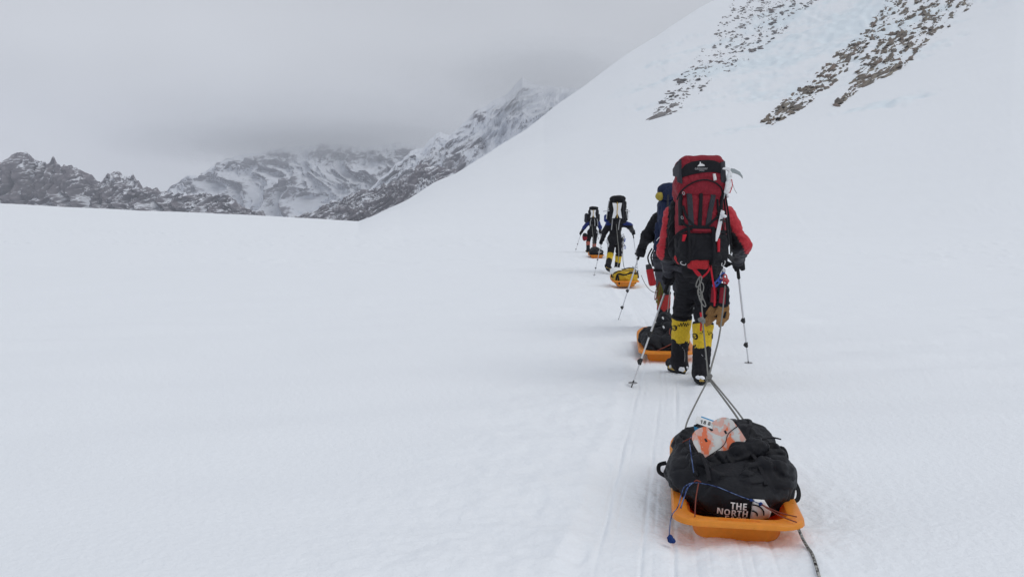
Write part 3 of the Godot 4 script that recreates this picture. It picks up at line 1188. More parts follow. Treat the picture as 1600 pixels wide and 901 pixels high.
func person(label: String, J: Dictionary, o: Dictionary) -> Node3D:
	var base := Vector3(J.pelvis.x, 0, J.pelvis.z)
	var who := thing("person", label, "person", base, "climbers walking in single file")
	var cell: float = o.cell
	var fwd := Vector3(0, 0, -1)
	# the body itself, one continuous surface, head included
	var chest: Vector3 = J.chest
	var mid: Vector3 = (J.pelvis + chest) * 0.5
	var neck: Vector3 = (J.sh_l + J.sh_r) * 0.5 + Vector3(0, 0.03, 0)
	var head: Vector3 = J.head
	var body := [
		cone(J.hip_l + Vector3(0, 0.02, 0), J.hip_r + Vector3(0, 0.02, 0), 0.1, 0.1), cone(J.pelvis, mid, 0.125, 0.115), cone(mid, chest, 0.115, 0.13),
		cone(J.sh_l, J.sh_r, 0.055, 0.055), cone(chest, neck, 0.12, 0.06), cone(neck, head, 0.055, 0.05),
	]
	for s in ["l", "r"]:
		body.append(cone(J["sh_" + s], J["el_" + s], 0.048, 0.04))
		body.append(cone(J["el_" + s], J["ha_" + s], 0.04, 0.028))
		body.append(cone(J["hip_" + s], J["kn_" + s], 0.082, 0.058))
		body.append(cone(J["kn_" + s], J["an_" + s], 0.055, 0.04))
		body.append(cone(J["an_" + s] - Vector3(0, 0.03, 0), J["toe_" + s], 0.038, 0.028))
	var skull := [
		ball(head + Vector3(0, 0.03, 0), Vector3(0.076, 0.1, 0.095)), ball(head + fwd * 0.03 - Vector3(0, 0.045, 0), Vector3(0.055, 0.07, 0.06)),
		cone(head + fwd * 0.09 + Vector3(0, 0.02, 0), head + fwd * 0.112 - Vector3(0, 0.022, 0), 0.009, 0.014), cone(head + fwd * 0.08 + Vector3(-0.035, 0.035, 0), head + fwd * 0.08 + Vector3(0.035, 0.035, 0), 0.014, 0.014),
		cone(head + fwd * 0.078 + Vector3(-0.02, -0.06, 0), head + fwd * 0.078 + Vector3(0.02, -0.06, 0), 0.011, 0.011),
		ball(head + Vector3(-0.078, 0, 0), Vector3(0.012, 0.032, 0.02)), ball(head + Vector3(0.078, 0, 0), Vector3(0.012, 0.032, 0.02)),
	]
	var skin := Color(0.42, 0.24, 0.17)
	var wool := Color(0.02, 0.02, 0.024)
	var tone := func(p: Vector3): return skin if p.y > neck.y + 0.06 else wool
	put("body", joined([net(body, cell * 1.15, 0.06, {"paint": tone}), net(skull, cell * 0.6, 0.02, {"paint": tone})]), M.skin_and_wool, who)
	# hat
	var cap := put("hat", net([ball(head + Vector3(0, 0.045, 0.005), Vector3(0.09, 0.1, 0.107))], cell, 0.02, {"cuts": [[Vector3(0, 1, 0.35).normalized(), head + Vector3(0, 0.02, 0)]], "amp": 0.002, "freq": 30.0}), o.get("hat", M.black_cloth), who)
	put("brim", tube([head + Vector3(-0.086, 0.035, 0), head + fwd * 0.105 + Vector3(0, 0.03, 0), head + Vector3(0.086, 0.035, 0), head + Vector3(0, 0.0, 0.1), head + Vector3(-0.086, 0.035, 0)], 0.012, 6, 5), o.get("hat", M.black_cloth), cap)
	# jacket
	var jw: float = o.get("bulk", 1.0)
	var jacket := [
		cone(J.pelvis + Vector3(-0.08, 0.02, 0), J.pelvis + Vector3(0.08, 0.02, 0), 0.13 * jw, 0.13 * jw), cone(J.pelvis, mid, 0.15 * jw, 0.14 * jw), cone(mid, chest, 0.14 * jw, 0.16 * jw),
		cone(J.sh_l, J.sh_r, 0.09 * jw, 0.09 * jw), cone(chest, neck + Vector3(0, 0.03, 0), 0.14 * jw, 0.078),
	]
	for s in ["l", "r"]:
		jacket.append(cone(J["sh_" + s], J["el_" + s], 0.094 * jw, 0.08 * jw))
		var cuff: Vector3 = J["el_" + s].lerp(J["ha_" + s], 0.8)
		jacket.append(cone(J["el_" + s], cuff, 0.08 * jw, 0.054 * jw))
	var jo := {"amp": 0.009, "freq": 9.0, "crease": 0.012, "stretch": Vector3(0.7, 1.5, 0.7)}
	if o.has("paint"): jo.paint = o.paint
	var jk := put("jacket", net(jacket, cell, 0.05, jo), M.jacket_panels if o.has("paint") else o.jacket, who)
	for s in ["l", "r"]:
		var c1: Vector3 = J["el_" + s].lerp(J["ha_" + s], 0.72)
		var c2: Vector3 = J["el_" + s].lerp(J["ha_" + s], 0.84)
		put("cuff", tube([c1, c1.lerp(c2, 0.2), c2], [0.05 * jw, 0.062 * jw, 0.056 * jw], 16), o.get("cuff", M.black_cloth), jk)
	# trousers
	var tr := [cone(J.hip_l + Vector3(0, 0.04, 0), J.hip_r + Vector3(0, 0.04, 0), 0.125, 0.125), cone(J.pelvis, mid, 0.13, 0.12)]
	for s in ["l", "r"]:
		tr.append(cone(J["hip_" + s], J["kn_" + s].lerp(J["hip_" + s], 0.14), 0.112, 0.096))
	put("trousers", net(tr, cell, 0.045, {"amp": 0.008, "freq": 8.0, "crease": 0.011, "stretch": Vector3(0.8, 1.6, 0.8)}), o.trousers, who)
	# gaiters, boots
	for s in ["l", "r"]:
		var kn: Vector3 = J["kn_" + s]
		var an: Vector3 = J["an_" + s]
		var toe: Vector3 = J["toe_" + s]
		var foot := (toe - an)
		foot.y = 0
		foot = foot.normalized()
		var g0 := kn.lerp(an, 0.06)
		var g1 := kn.lerp(an, 0.56)
		var gs := [cone(g0, g1, 0.09, 0.082)]
		var axis := (an - kn).normalized()
		var gaiter := put("gaiter", net(gs, cell * 0.8, 0.02, {"amp": 0.005, "freq": 10.0, "crease": 0.005, "cuts": [[axis, g0], [-axis, g1 + axis * 0.01]]}), o.gaiter, who)
		put("top_band", tube([g0 - axis * 0.008, g0 + axis * 0.012], 0.0925, 20), M.black_cloth, gaiter)
		if o.has("badges"): badges(gs, g0, g1, s, gaiter)
		var sole_y: float = o.get("sole_" + s, 0.0)
		var heel: Vector3 = an - foot * 0.045
		var pitch: float = o.get("heel_" + s, 0.0)
		var bs := [cone(g1 - axis * 0.01, an + Vector3(0, 0.015, 0), 0.083, 0.074), cone(Vector3(heel.x, sole_y + 0.075 + pitch, heel.z), Vector3(heel.x, sole_y + 0.075 + pitch, heel.z) + foot * 0.22 - Vector3(0, pitch * 0.8 + 0.01, 0), 0.062, 0.05)]
		bs.append(cone(an, Vector3(heel.x, sole_y + 0.07 + pitch, heel.z), 0.074, 0.064))
		var boot := put("boot", net(bs, cell * 0.8, 0.03, {"amp": 0.004, "freq": 14.0, "crease": 0.005}), M.black_cloth, who)
		var right := foot.cross(Vector3.UP)
		var rings := []
		for lvl in [[0.0, 0.9], [0.004, 1.0], [0.022, 1.0], [0.026, 0.94]]:
			var ring := []
			for i in 20:
				var a := TAU * i / 20.0
				var along := cos(a) * 0.155 + 0.085
				var wide: float = sin(a) * (0.052 + 0.006 * cos(a)) * lvl[1]
				var q: Vector3 = heel + foot * along * lvl[1] + right * wide
				ring.append(Vector3(q.x, sole_y + lvl[0] + maxf(pitch * (1.0 - (along + 0.07) / 0.26), 0.0), q.z))
			rings.append(ring)
		put("sole", loft(rings, true, true), M.rubber, boot)
		var rand := []
		for lvl in [[0.026, 0.93], [0.03, 1.0], [0.052, 0.985], [0.056, 0.9]]:
			var ring := []
			for i in 20:
				var a := TAU * i / 20.0
				var along := cos(a) * 0.152 + 0.085
				var wide: float = sin(a) * (0.056 + 0.006 * cos(a)) * lvl[1]
				var q: Vector3 = heel + foot * along * lvl[1] + right * wide
				ring.append(Vector3(q.x, sole_y + lvl[0] + maxf(pitch * (1.0 - (along + 0.07) / 0.26), 0.0), q.z))
			rand.append(ring)
		put("rand", loft(rand, true, true), M.sole_yellow, boot)
		if o.has("snowy"):
			var lumps := []
			for i in 11:
				var a := PI + rng.randf_range(-2.2, 2.2) * (0.7 if s == "r" else 1.0)
				var q: Vector3 = heel + foot * (cos(a) * 0.155 + 0.085) + right * sin(a) * 0.062
				lumps.append(ball(Vector3(q.x, sole_y + rng.randf_range(0.045, 0.07), q.z), Vector3(0.014, rng.randf_range(0.008, 0.02), 0.014)))
			put("caked_snow", net(lumps, 0.006, 0.015, {"amp": 0.004, "freq": 50.0}), M.caked_snow, boot).set_meta("kind", "stuff")
			put("zip", tube([onto(bs, 0.03, g1 + axis * 0.03 + Vector3(-0.02, 0, 0.3), fwd)[0], onto(bs, 0.03, g1.lerp(an, 0.45) + Vector3(0.03, 0, 0.3), fwd)[0], onto(bs, 0.03, g1.lerp(an, 0.95) + Vector3(0.035, 0, 0.3), fwd)[0]], 0.0028, 5, 6), M.print_grey, boot)
	return who


func gloves(who: Node3D, J: Dictionary, l_dir: Vector3, r_dir: Vector3, m: Material, size: float, cell: float) -> void:
	for s in [["l", l_dir, -1.0], ["r", r_dir, 1.0]]:
		var ha: Vector3 = J["ha_" + s[0]]
		var el: Vector3 = J["el_" + s[0]]
		var wrist := el.lerp(ha, 0.8)
		put("glove", net(arm_hand(wrist, ha, s[1], s[2], size), cell, 0.012), m, who)


# black prints on a gaiter: a round badge with a curl in it and a jagged mountain line
func badges(gs: Array, g0: Vector3, g1: Vector3, side: String, gaiter: Node3D) -> void:
	var dir := Vector3(0, 0, -1)
	var spots := [[-0.07, 0.1]] if side == "l" else [[-0.083, 0.1], [0.08, 0.105]]
	for b in spots:
		var c := Vector3(g0.x + b[0], g0.y - b[1], g0.z + 0.3)
		var rows := []
		for k in 9:
			var a := lerpf(-0.97, 0.97, k / 8.0)
			var w := 0.019 * sqrt(1.0 - a * a)
			rows.append([c + Vector3(-w, -a * 0.026, -0.05), c + Vector3(w, -a * 0.026, -0.05)])
		put("badge", panel(gs, 0.02, rows, dir, 4, 1, 0.003), M.black_cloth, gaiter)
		put("badge_letter", lettering("S", 0.032, gs, 0.02, Transform3D(Basis(), c), dir, 0.0065), o_mat("gaiter_yellow"), gaiter)
	var zig := [[-0.045, -0.002], [-0.036, 0.004], [-0.03, -0.006], [-0.02, 0.018], [-0.012, -0.008], [0.0, 0.02], [0.008, -0.01], [0.016, 0.014], [0.026, -0.014], [0.034, 0.012], [0.042, -0.006], [0.054, 0.004]]
	var pts := []
	for z in zig:
		if side == "r" and absf(z[0]) < 0.012: continue
		pts.append(onto(gs, 0.02, Vector3(g0.x + z[0] * 1.15, g0.y - 0.07 + z[1] * 1.3 + (z[0] * 0.15 if side == "l" else 0.0), g0.z + 0.3), dir)[0])
	for k in pts.size() - 1:
		if side == "r" and pts[k].x < g0.x and pts[k + 1].x > g0.x: continue
		put("mountain_print", tube([pts[k], pts[k + 1]], 0.0032, 5), M.black_cloth, gaiter)


func o_mat(called: String) -> Material:
	return M[called]


# ---------------------------------------------------------------- things they carry

func pole(label: String, top: Vector3, tip: Vector3, group := "trekking poles") -> Node3D:
	var p := thing("trekking_pole", label, "trekking pole", tip, group)
	var d := (tip - top).normalized()
	var up := top - d * 0.045
	var len := (tip - up).length()
	put("grip", tube([up - d * 0.02, up - d * 0.012, up + d * 0.03, up + d * 0.11, up + d * 0.2, up + d * 0.21], [0.006, 0.02, 0.019, 0.0155, 0.016, 0.011], 12), M.rubber, p)
	var s := d.cross(Vector3(0, 0, 1)).normalized()
	put("wrist_strap", strap([up, up + s * 0.022 + d * 0.03, up + s * 0.03 + d * 0.08, up + s * 0.016 + d * 0.12, up - s * 0.004 + d * 0.06, up], 0.014, d.cross(s), 4), M.black_cloth, p)
	var a := up + d * 0.2
	var b := up + d * (len * 0.56)
	var c := up + d * (len * 0.8)
	put("upper_shaft", tube([a, b], 0.0095, 10), M.aluminium, p)
	put("middle_shaft", tube([b, c], 0.008, 10), M.aluminium, p)
	put("lower_shaft", tube([c, tip - d * 0.03], 0.0066, 10), M.aluminium, p)
	for q in [b, c]:
		var cl := put("clamp", tube([q - d * 0.028, q - d * 0.022, q + d * 0.022, q + d * 0.03], [0.012, 0.0155, 0.0155, 0.011], 10), M.black_plastic, p)
		put("lever", tube([q + s * 0.014 - d * 0.02, q + s * 0.022, q + s * 0.013 + d * 0.022], [0.006, 0.009, 0.005], 6), M.black_plastic, cl)
	put("tip", tube([tip - d * 0.04, tip - d * 0.02, tip + d * 0.06], [0.0075, 0.006, 0.003], 8), M.rubber, p)
	# the round snow basket, with spokes, lies on the snow
	var e := tip - d * 0.015
	var ring := []
	for i in 17: ring.append(e + Vector3(cos(TAU * i / 16), 0, sin(TAU * i / 16)) * 0.036 + Vector3(0, 0.004, 0))
	var basket := put("basket", tube(ring, 0.004, 6), M.print_grey, p)
	for i in 4: put("spoke", tube([e, ring[i * 4]], 0.0035, 5), M.print_grey, basket)
	return p


func ring_of(centre: Vector3, r: Vector2, turn: Basis, thick: float, sides := 6) -> ArrayMesh:
	var pts := []
	for i in 17: pts.append(centre + turn * Vector3(cos(TAU * i / 16) * r.x, sin(TAU * i / 16) * r.y, 0))
	return tube(pts, thick, sides)


# an ice axe: shaft, head with pick and adze, spike
func ice_axe(label: String, head: Vector3, spike: Vector3, pick_dir: Vector3) -> Node3D:
	var a := thing("ice_axe", label, "ice axe", spike, "ice axes strapped to packs")
	var d := (spike - head).normalized()
	put("shaft", tube([head + d * 0.01, head + d * 0.03, spike - d * 0.06, spike - d * 0.05], [0.008, 0.0135, 0.0125, 0.009], 10), M.white_metal, a)
	put("spike", tube([spike - d * 0.07, spike - d * 0.05, spike], [0.01, 0.0085, 0.001], 8), M.axe_steel, a)
	var x := pick_dir.slide(d).normalized()
	var xf := Transform3D(Basis(x, -d, x.cross(-d)) * Basis.from_scale(Vector3(0.66, 0.9, 1.0)), head)
	put("pick", plate([Vector2(0.0, 0.018), Vector2(0.05, 0.02), Vector2(0.12, 0.004), Vector2(0.165, -0.028), Vector2(0.172, -0.05), Vector2(0.15, -0.034), Vector2(0.11, -0.022), Vector2(0.05, -0.018), Vector2(0.0, -0.022)], 0.011, xf), M.axe_steel, a)
	put("adze", plate([Vector2(0.0, 0.016), Vector2(-0.05, 0.02), Vector2(-0.095, 0.008), Vector2(-0.1, -0.008), Vector2(-0.05, -0.006), Vector2(0.0, -0.018)], 0.02, xf), M.white_metal, a)
	return a


# a snow anchor plate of white metal: waisted, notched at foot and top, with an orange cord along it
func anchor_plate(label: String, centre: Vector3, w: float, h: float) -> Node3D:
	var p := thing("snow_anchor", label, "snow anchor", centre, "white snow anchors on packs")
	var xf := Transform3D(Basis.from_euler(Vector3(-0.08, 0, 0)), centre)
	put("plate", plate([Vector2(-0.5 * w, 0.5 * h), Vector2(-0.16 * w, 0.5 * h), Vector2(0, 0.42 * h), Vector2(0.16 * w, 0.5 * h), Vector2(0.5 * w, 0.5 * h), Vector2(0.36 * w, 0.05 * h), Vector2(0.5 * w, -0.5 * h), Vector2(0.26 * w, -0.48 * h), Vector2(0, -0.16 * h), Vector2(-0.26 * w, -0.48 * h), Vector2(-0.54 * w, -0.5 * h), Vector2(-0.36 * w, 0.05 * h)], 0.012, xf), M.white_metal, p)
	put("cord", tube([xf * Vector3(0, 0.55 * h, 0.012), xf * Vector3(0.006, 0.2 * h, 0.016), xf * Vector3(-0.006, -0.1 * h, 0.014), xf * Vector3(0, -0.48 * h, 0.01)], 0.011, 6, 4), M.sole_yellow, p)
	return p


# ---------------------------------------------------------------- sledges

func ring_rect(w: float, l: float, y: float, r: float, lift: float) -> Array:
	# a rounded rectangle, long axis on z, its front (-z) end turned up by lift
	var out := []
	for q in 4:
		var cx := (w - r) * (1.0 if q in [0, 3] else -1.0)
		var cz := (l - r) * (1.0 if q in [0, 1] else -1.0)
		for i in 7:
			var a := PI * 0.5 * (q + i / 6.0)
			var p := Vector3(cx + cos(a) * r, y, cz + sin(a) * r)
			out.append(p)
		# extra points along the sides let the front curve up
		if q == 1:
			for i in range(1, 8): out.append(Vector3(-w, y, lerpf(l - r, -l + r, i / 8.0)))
	for i in range(1, 8): out.append(Vector3(w, y, lerpf(-l + r, l - r, i / 8.0)))
	for i in out.size():
		var f := clampf((-out[i].z - l * 0.35) / (l * 0.65), 0.0, 1.0)
		out[i].y += lift * f * f
	return out


func sledge(label: String, where: Vector3, turn: float, group := "orange plastic sledges") -> Node3D:
	var s := thing("sledge", label, "sledge", where, group)
	s.rotation.y = turn
	var lift := 0.1
	var hull := loft([ring_rect(0.17, 0.52, 0.014, 0.08, lift), ring_rect(0.19, 0.54, 0.022, 0.09, lift), ring_rect(0.213, 0.565, 0.112, 0.1, lift), ring_rect(0.222, 0.575, 0.124, 0.105, lift)], true)
	var outer := loft([ring_rect(0.222, 0.575, 0.1195, 0.105, lift), ring_rect(0.208, 0.56, 0.108, 0.1, lift), ring_rect(0.185, 0.535, 0.012, 0.09, lift), ring_rect(0.165, 0.515, 0.0, 0.08, lift)], false, true)
	var rim := loft([ring_rect(0.220, 0.573, 0.1235, 0.105, lift), ring_rect(0.232, 0.585, 0.129, 0.11, lift), ring_rect(0.275, 0.628, 0.126, 0.12, lift), ring_rect(0.285, 0.638, 0.12, 0.125, lift), ring_rect(0.288, 0.641, 0.102, 0.125, lift), ring_rect(0.284, 0.637, 0.1, 0.125, lift), ring_rect(0.28, 0.633, 0.114, 0.12, lift), ring_rect(0.22, 0.573, 0.119, 0.105, lift)])
	var t := placed(s)
	for part in [["tub", joined([hull, outer])], ["rim", rim]]:
		var o := MeshInstance3D.new()
		o.name = part[0]
		o.mesh = part[1]
		o.material_override = M.orange_plastic
		s.add_child(o)
	# runner ribs under the tub
	for x in [-0.12, 0.0, 0.12]:
		put("runner", tube([t * Vector3(x, 0.001, 0.5), t * Vector3(x, 0.001, -0.2), t * Vector3(x, 0.03, -0.42)], 0.007, 6, 4), M.orange_plastic, s)
	return s


# ---------------------------------------------------------------- the party, nearest first

# a place on the drawing of the nearest climber: 5.41 mm to the unit, u to the right, v down, z metres ahead
func drawn_at(u: float, v: float, ahead: float) -> Vector3:
	return Vector3(1.583 + (u - 1093.0) * 0.00541, 1.41 - (v - 343.0) * 0.00541, -ahead)


func drawn(u: float, v: float) -> Vector3:
	return drawn_at(u, v, 7.0)


const AHEAD := Vector3(0, 0, -1)
const BACK := Vector3(0, 0, 1)


func climbing_party() -> void:
	near_sledge()
	red_climber()
	navy_climber()
	far_climbers()


func near_sledge() -> void:
	var where := Vector3(1.09, -0.022, -4.37)
	var turn := -0.165
	var s := sledge("nearest orange sledge loaded with a black duffel bag", where, turn)
	var t := placed(s)
	# raised lettering along the rear rim
	put("raised_lettering", lettering("EXPEDITION", 0.022, [], 0.01, t * Transform3D(Basis.from_euler(Vector3(-1.45, 0, 0)), Vector3(0.0, 0.1315, 0.606)), Vector3(0, -1, 0)), M.orange_plastic, s)
	# the duffel bag: a full sack slumped over the sides of the sledge
	var turned := t.basis
	var solids := [
		rbox(t * Vector3(0, 0.165, -0.08), Vector3(0.25, 0.125, 0.46), 0.115, turned),
		ball(t * Vector3(0.06, 0.25, -0.25), Vector3(0.2, 0.115, 0.3), turned),
		ball(t * Vector3(-0.14, 0.235, -0.2), Vector3(0.14, 0.105, 0.28), turned),
		ball(t * Vector3(0.18, 0.195, 0.14), Vector3(0.13, 0.13, 0.25), turned),
		ball(t * Vector3(-0.19, 0.19, 0.08), Vector3(0.13, 0.125, 0.27), turned),
		ball(t * Vector3(0.0, 0.17, 0.34), Vector3(0.205, 0.12, 0.17), turned),
		ball(t * Vector3(0.0, 0.2, -0.42), Vector3(0.2, 0.12, 0.18), turned),
	]
	# folds pulled across the cloth
	var smooth := solids.duplicate()
	for q in [[-0.2, 0.3, 0.05, 0.22, 0.2, 0.12], [-0.22, 0.16, -0.02, 0.14, 0.24, 0.0], [0.02, 0.4, 0.14, 0.26, 0.26, 0.12], [-0.24, 0.0, -0.2, 0.24, -0.16, 0.42], [0.2, -0.05, 0.24, 0.14, 0.22, 0.34], [-0.06, 0.44, -0.14, 0.3, -0.2, 0.2], [0.0, -0.3, 0.12, -0.12, 0.24, -0.1], [-0.08, -0.34, -0.2, -0.2, -0.26, -0.06], [0.1, 0.1, 0.2, 0.02, 0.28, -0.02], [-0.12, 0.12, 0.02, 0.06, 0.16, 0.1], [0.08, 0.3, 0.2, 0.3, 0.27, 0.24]]:
		var line := []
		for k in 3: line.append(onto(smooth, 0.06, t * Vector3(q[k * 2], 0.9, q[k * 2 + 1]), Vector3(0, -1, 0))[0])
		line = smooth_line(line, 4)
		for k in line.size() - 1: solids.append(cone(line[k] - Vector3(0, 0.004, 0), line[k + 1] - Vector3(0, 0.004, 0), 0.004 + 0.012 * sin(PI * k / (line.size() - 1.0)), 0.004 + 0.012 * sin(PI * (k + 1) / (line.size() - 1.0))))
	var bag := thing("duffel_bag", "large black duffel bag with white lettering on the nearest sledge", "duffel bag", t * Vector3(0, 0.02, 0))
	put("sack", net(solids, 0.0085, 0.022, {"amp": 0.011, "freq": 6.0, "crease": 0.013, "stretch": Vector3(0.8, 1.3, 0.8)}), M.dark_bag, bag)
	var real := solids
	var dir := -(turned * BACK)
	# side handles and compression straps
	var handles := [[Vector3(-0.31, 0.21, 0.03), Vector3(-0.345, 0.2, 0.04), Vector3(-0.345, 0.17, 0.06), Vector3(-0.31, 0.16, 0.1)], [Vector3(0.22, 0.27, -0.1), Vector3(0.27, 0.28, -0.08), Vector3(0.285, 0.235, -0.05), Vector3(0.25, 0.23, -0.02)], [Vector3(0.27, 0.22, 0.06), Vector3(0.31, 0.15, 0.16), Vector3(0.305, 0.11, 0.2), Vector3(0.275, 0.1, 0.22)]]
	for h in handles:
		var pts := []
		for p in h: pts.append(t * p)
		put("handle", strap(pts, 0.02, turned * Vector3(0.5, 0.6, 1.0), 6), M.black_cloth, bag)
	var across := []
	for k in 9:
		var x := lerpf(0.24, -0.1, k / 8.0)
		across.append(onto(real, 0.06, t * Vector3(x, 0.9, 0.02 + 0.2 * k / 8.0), Vector3(0, -1, 0))[0] + Vector3(0, 0.006, 0))
	put("compression_strap", strap(across, 0.024, Vector3.UP, 2), M.black_cloth, bag)
	for x in [-0.15, 0.1]:
		var line := []
		for k in 12:
			var z := lerpf(-0.48, 0.44, k / 11.0)
			line.append(onto(solids, 0.022, t * Vector3(x + 0.03 * sin(k * 0.7), 0.9, z), Vector3(0, -1, 0))[0] + Vector3(0, 0.009, 0))
		put("seam_strap", strap(line, 0.017, Vector3.UP, 2), M.black_cloth, bag)
	# printed name and emblem on the rear face
	var face := t * Transform3D(Basis.from_euler(Vector3(-0.15, 0, -0.05)), Vector3(0.004, 0.163, 0.62))
	var words := [["THE", Vector3(-0.0, 0.0, 0)], ["NORTH", Vector3(-0.0235, -0.031, 0)], ["FACE", Vector3(-0.008, -0.062, 0)]]
	for w in words:
		put("lettering", lettering(w[0], 0.0285, real, 0.06, face * Transform3D(Basis(), w[1]), dir, 0.014), M.print_white, bag)
	# emblem: a quarter of a dome in white with two dark arcs
	var corner := Vector3(0.06, -0.075, 0)
	put("emblem", panel(real, 0.06, [[face * (corner + Vector3(0, 0.108, 0)), face * (corner + Vector3(0.046, 0.104, 0))], [face * (corner + Vector3(0, 0.05, 0)), face * (corner + Vector3(0.084, 0.05, 0))], [face * corner, face * (corner + Vector3(0.086, 0.0, 0))]], dir, 8, 5, 0.012), M.print_white, bag)
	for r in [0.028, 0.058]:
		var arc := []
		for i in 9:
			var a := PI * 0.5 * i / 8.0
			arc.append(onto(real, 0.06, face * (corner + Vector3(cos(a) * r, sin(a) * r, 0.2)), dir)[0] - dir * 0.019)
		put("emblem_arc", tube(arc, 0.0035, 5), M.black_cloth, bag)
	# cords lashed over the bag
	var cord := thing("lashing_cord", "blue flecked cord lashed across the near duffel bag", "cord", t * Vector3(-0.2, 0.3, 0.4))
	var blue := [Color(0.015, 0.03, 0.12), Color(0.16, 0.22, 0.4)]
	var run := []
	for p in [[-0.185, 0.42, -0.02], [-0.2, 0.38, 0.1], [-0.2, 0.34, 0.3], [-0.19, 0.285, 0.4]]: run.append(onto(real, 0.06, t * Vector3(p[0], 0.9, p[2]), Vector3(0, -1, 0))[0] + Vector3(0, 0.012, 0))
	put("strand", tube(run, 0.002, 6, 8, blue), M.speckled_rope, cord)
	var rear := []
	for p in [[-0.19, 0.235], [-0.1, 0.235], [0.0, 0.21], [0.06, 0.19], [0.1, 0.172]]: rear.append(onto(real, 0.06, t * Vector3(p[0], p[1], 0.8), dir)[0] - dir * 0.013)
	put("strand", tube(rear, 0.0021, 6, 10, blue), M.speckled_rope, cord)
	var hang := [rear[0], t * Vector3(-0.235, 0.22, 0.47), t * Vector3(-0.262, 0.155, 0.545), t * Vector3(-0.29, 0.13, 0.6), t * Vector3(-0.3, 0.06, 0.64), t * Vector3(-0.296, 0.045, 0.645)]
	put("strand", tube(hang, 0.0022, 6, 8, blue), M.speckled_rope, cord)
	put("strand", tube([rear[0], t * Vector3(-0.22, 0.22, 0.48), t * Vector3(-0.25, 0.15, 0.55)], 0.0034, 6, 8, blue), M.speckled_rope, cord)
	put("knot", net([ball(t * Vector3(-0.296, 0.042, 0.646), Vector3(0.013, 0.018, 0.012)), ball(t * Vector3(-0.286, 0.034, 0.65), Vector3(0.014, 0.009, 0.01))], 0.004, 0.008, {"amp": 0.004, "freq": 90.0}), M.cord_blue, cord)
	put("knot", net([ball(rear[4], Vector3(0.012, 0.008, 0.008)), ball(rear[3], Vector3(0.01, 0.006, 0.006))], 0.004, 0.01, {"amp": 0.004, "freq": 90.0}), M.cord_blue, cord)
	var rust := thing("tie_cord", "rust red cord tying the near duffel to the sledge rim", "cord", t * Vector3(-0.17, 0.1, 0.6))
	for q in [[rear[0] + Vector3(0.02, 0, 0.01), t * Vector3(-0.185, 0.2, 0.56), t * Vector3(-0.19, 0.13, 0.6)], [rear[4], t * Vector3(0.17, 0.155, 0.55), t * Vector3(0.25, 0.135, 0.54)], [rear[4], t * Vector3(0.17, 0.148, 0.57), t * Vector3(0.24, 0.134, 0.61)], [rear[0], rear[0] + Vector3(0.01, 0.012, 0.01), rear[0] + Vector3(0.03, 0.004, 0.01)]]:
		put("strand", tube(q, 0.003, 6, 6), M.cord_rust, rust)
	for q in [[[-0.27, 0.2, 0.0], [-0.3, 0.18, 0.02], [-0.28, 0.21, -0.06], [-0.25, 0.28, -0.1]], [[-0.19, 0.36, 0.1], [-0.235, 0.31, 0.02], [-0.26, 0.24, 0.0]]]:
		var pts := []
		for p in q: pts.append(t * Vector3(p[0], p[1], p[2]))
		put("strand", tube(pts, 0.0035, 6, 6), M.cord_rust, rust)
	# the snow anchor tucked under the bag's strap: a two-lobed plate of worn orange and bare metal, with two slots
	var fx := Transform3D(turned * Basis.from_euler(Vector3(-0.68, 0.1, 0.42)) * Basis.from_scale(Vector3.ONE * 0.98), onto(real, 0.06, Vector3(0.996, 0.494, -4.23), Vector3(0, -1, 0))[0] + Vector3(0, 0.045, 0))
	var fl := thing("snow_anchor", "scratched white and orange metal plate tucked into the near duffel", "snow anchor", fx.origin)
	var hole := [0.006, 0.026]
	var left: Array = [Vector2(-0.118, -0.09), Vector2(-0.12, 0.02), Vector2(-0.114, 0.05), Vector2(-0.1, 0.07), Vector2(-0.078, 0.082), Vector2(-0.055, 0.086), Vector2(-0.055, hole[1]), Vector2(-0.061, hole[1]), Vector2(-0.061, hole[0]), Vector2(-0.055, hole[0]), Vector2(-0.055, -0.09)]
	var mid: Array = [Vector2(-0.055, 0.086), Vector2(-0.03, 0.084), Vector2(-0.014, 0.076), Vector2(-0.009, 0.048), Vector2(0.004, 0.046), Vector2(0.009, 0.08), Vector2(0.024, 0.091), Vector2(0.055, 0.096), Vector2(0.055, hole[1]), Vector2(0.049, hole[1]), Vector2(0.049, hole[0]), Vector2(0.055, hole[0]), Vector2(0.055, -0.09), Vector2(-0.055, -0.09), Vector2(-0.055, hole[0]), Vector2(-0.049, hole[0]), Vector2(-0.049, hole[1]), Vector2(-0.055, hole[1])]
	var right: Array = [Vector2(0.055, 0.096), Vector2(0.082, 0.093), Vector2(0.104, 0.082), Vector2(0.118, 0.06), Vector2(0.126, 0.0), Vector2(0.128, -0.09), Vector2(0.055, -0.09), Vector2(0.055, hole[0]), Vector2(0.061, hole[0]), Vector2(0.061, hole[1]), Vector2(0.055, hole[1])]
	put("plate", joined([plate(left, 0.004, fx), plate(mid, 0.004, fx), plate(right, 0.004, fx)]), M.worn_paint, fl)
	put("cord", tube([fx * Vector3(-0.118, -0.07, 0.006), fx * Vector3(0.0, -0.05, 0.02), fx * Vector3(0.06, 0.0, 0.012), fx * Vector3(0.125, 0.02, 0.006)], 0.0022, 5, 6), M.black_cloth, fl)
	# the flap of the bag folds over the foot of the plate
	var lip := []
	for k in 7:
		var f := k / 6.0
		lip.append(fx * Vector3(lerpf(-0.15, 0.16, f), -0.102 + 0.015 * sin(f * 9.0), 0.006 + 0.01 * sin(f * 3.0)))
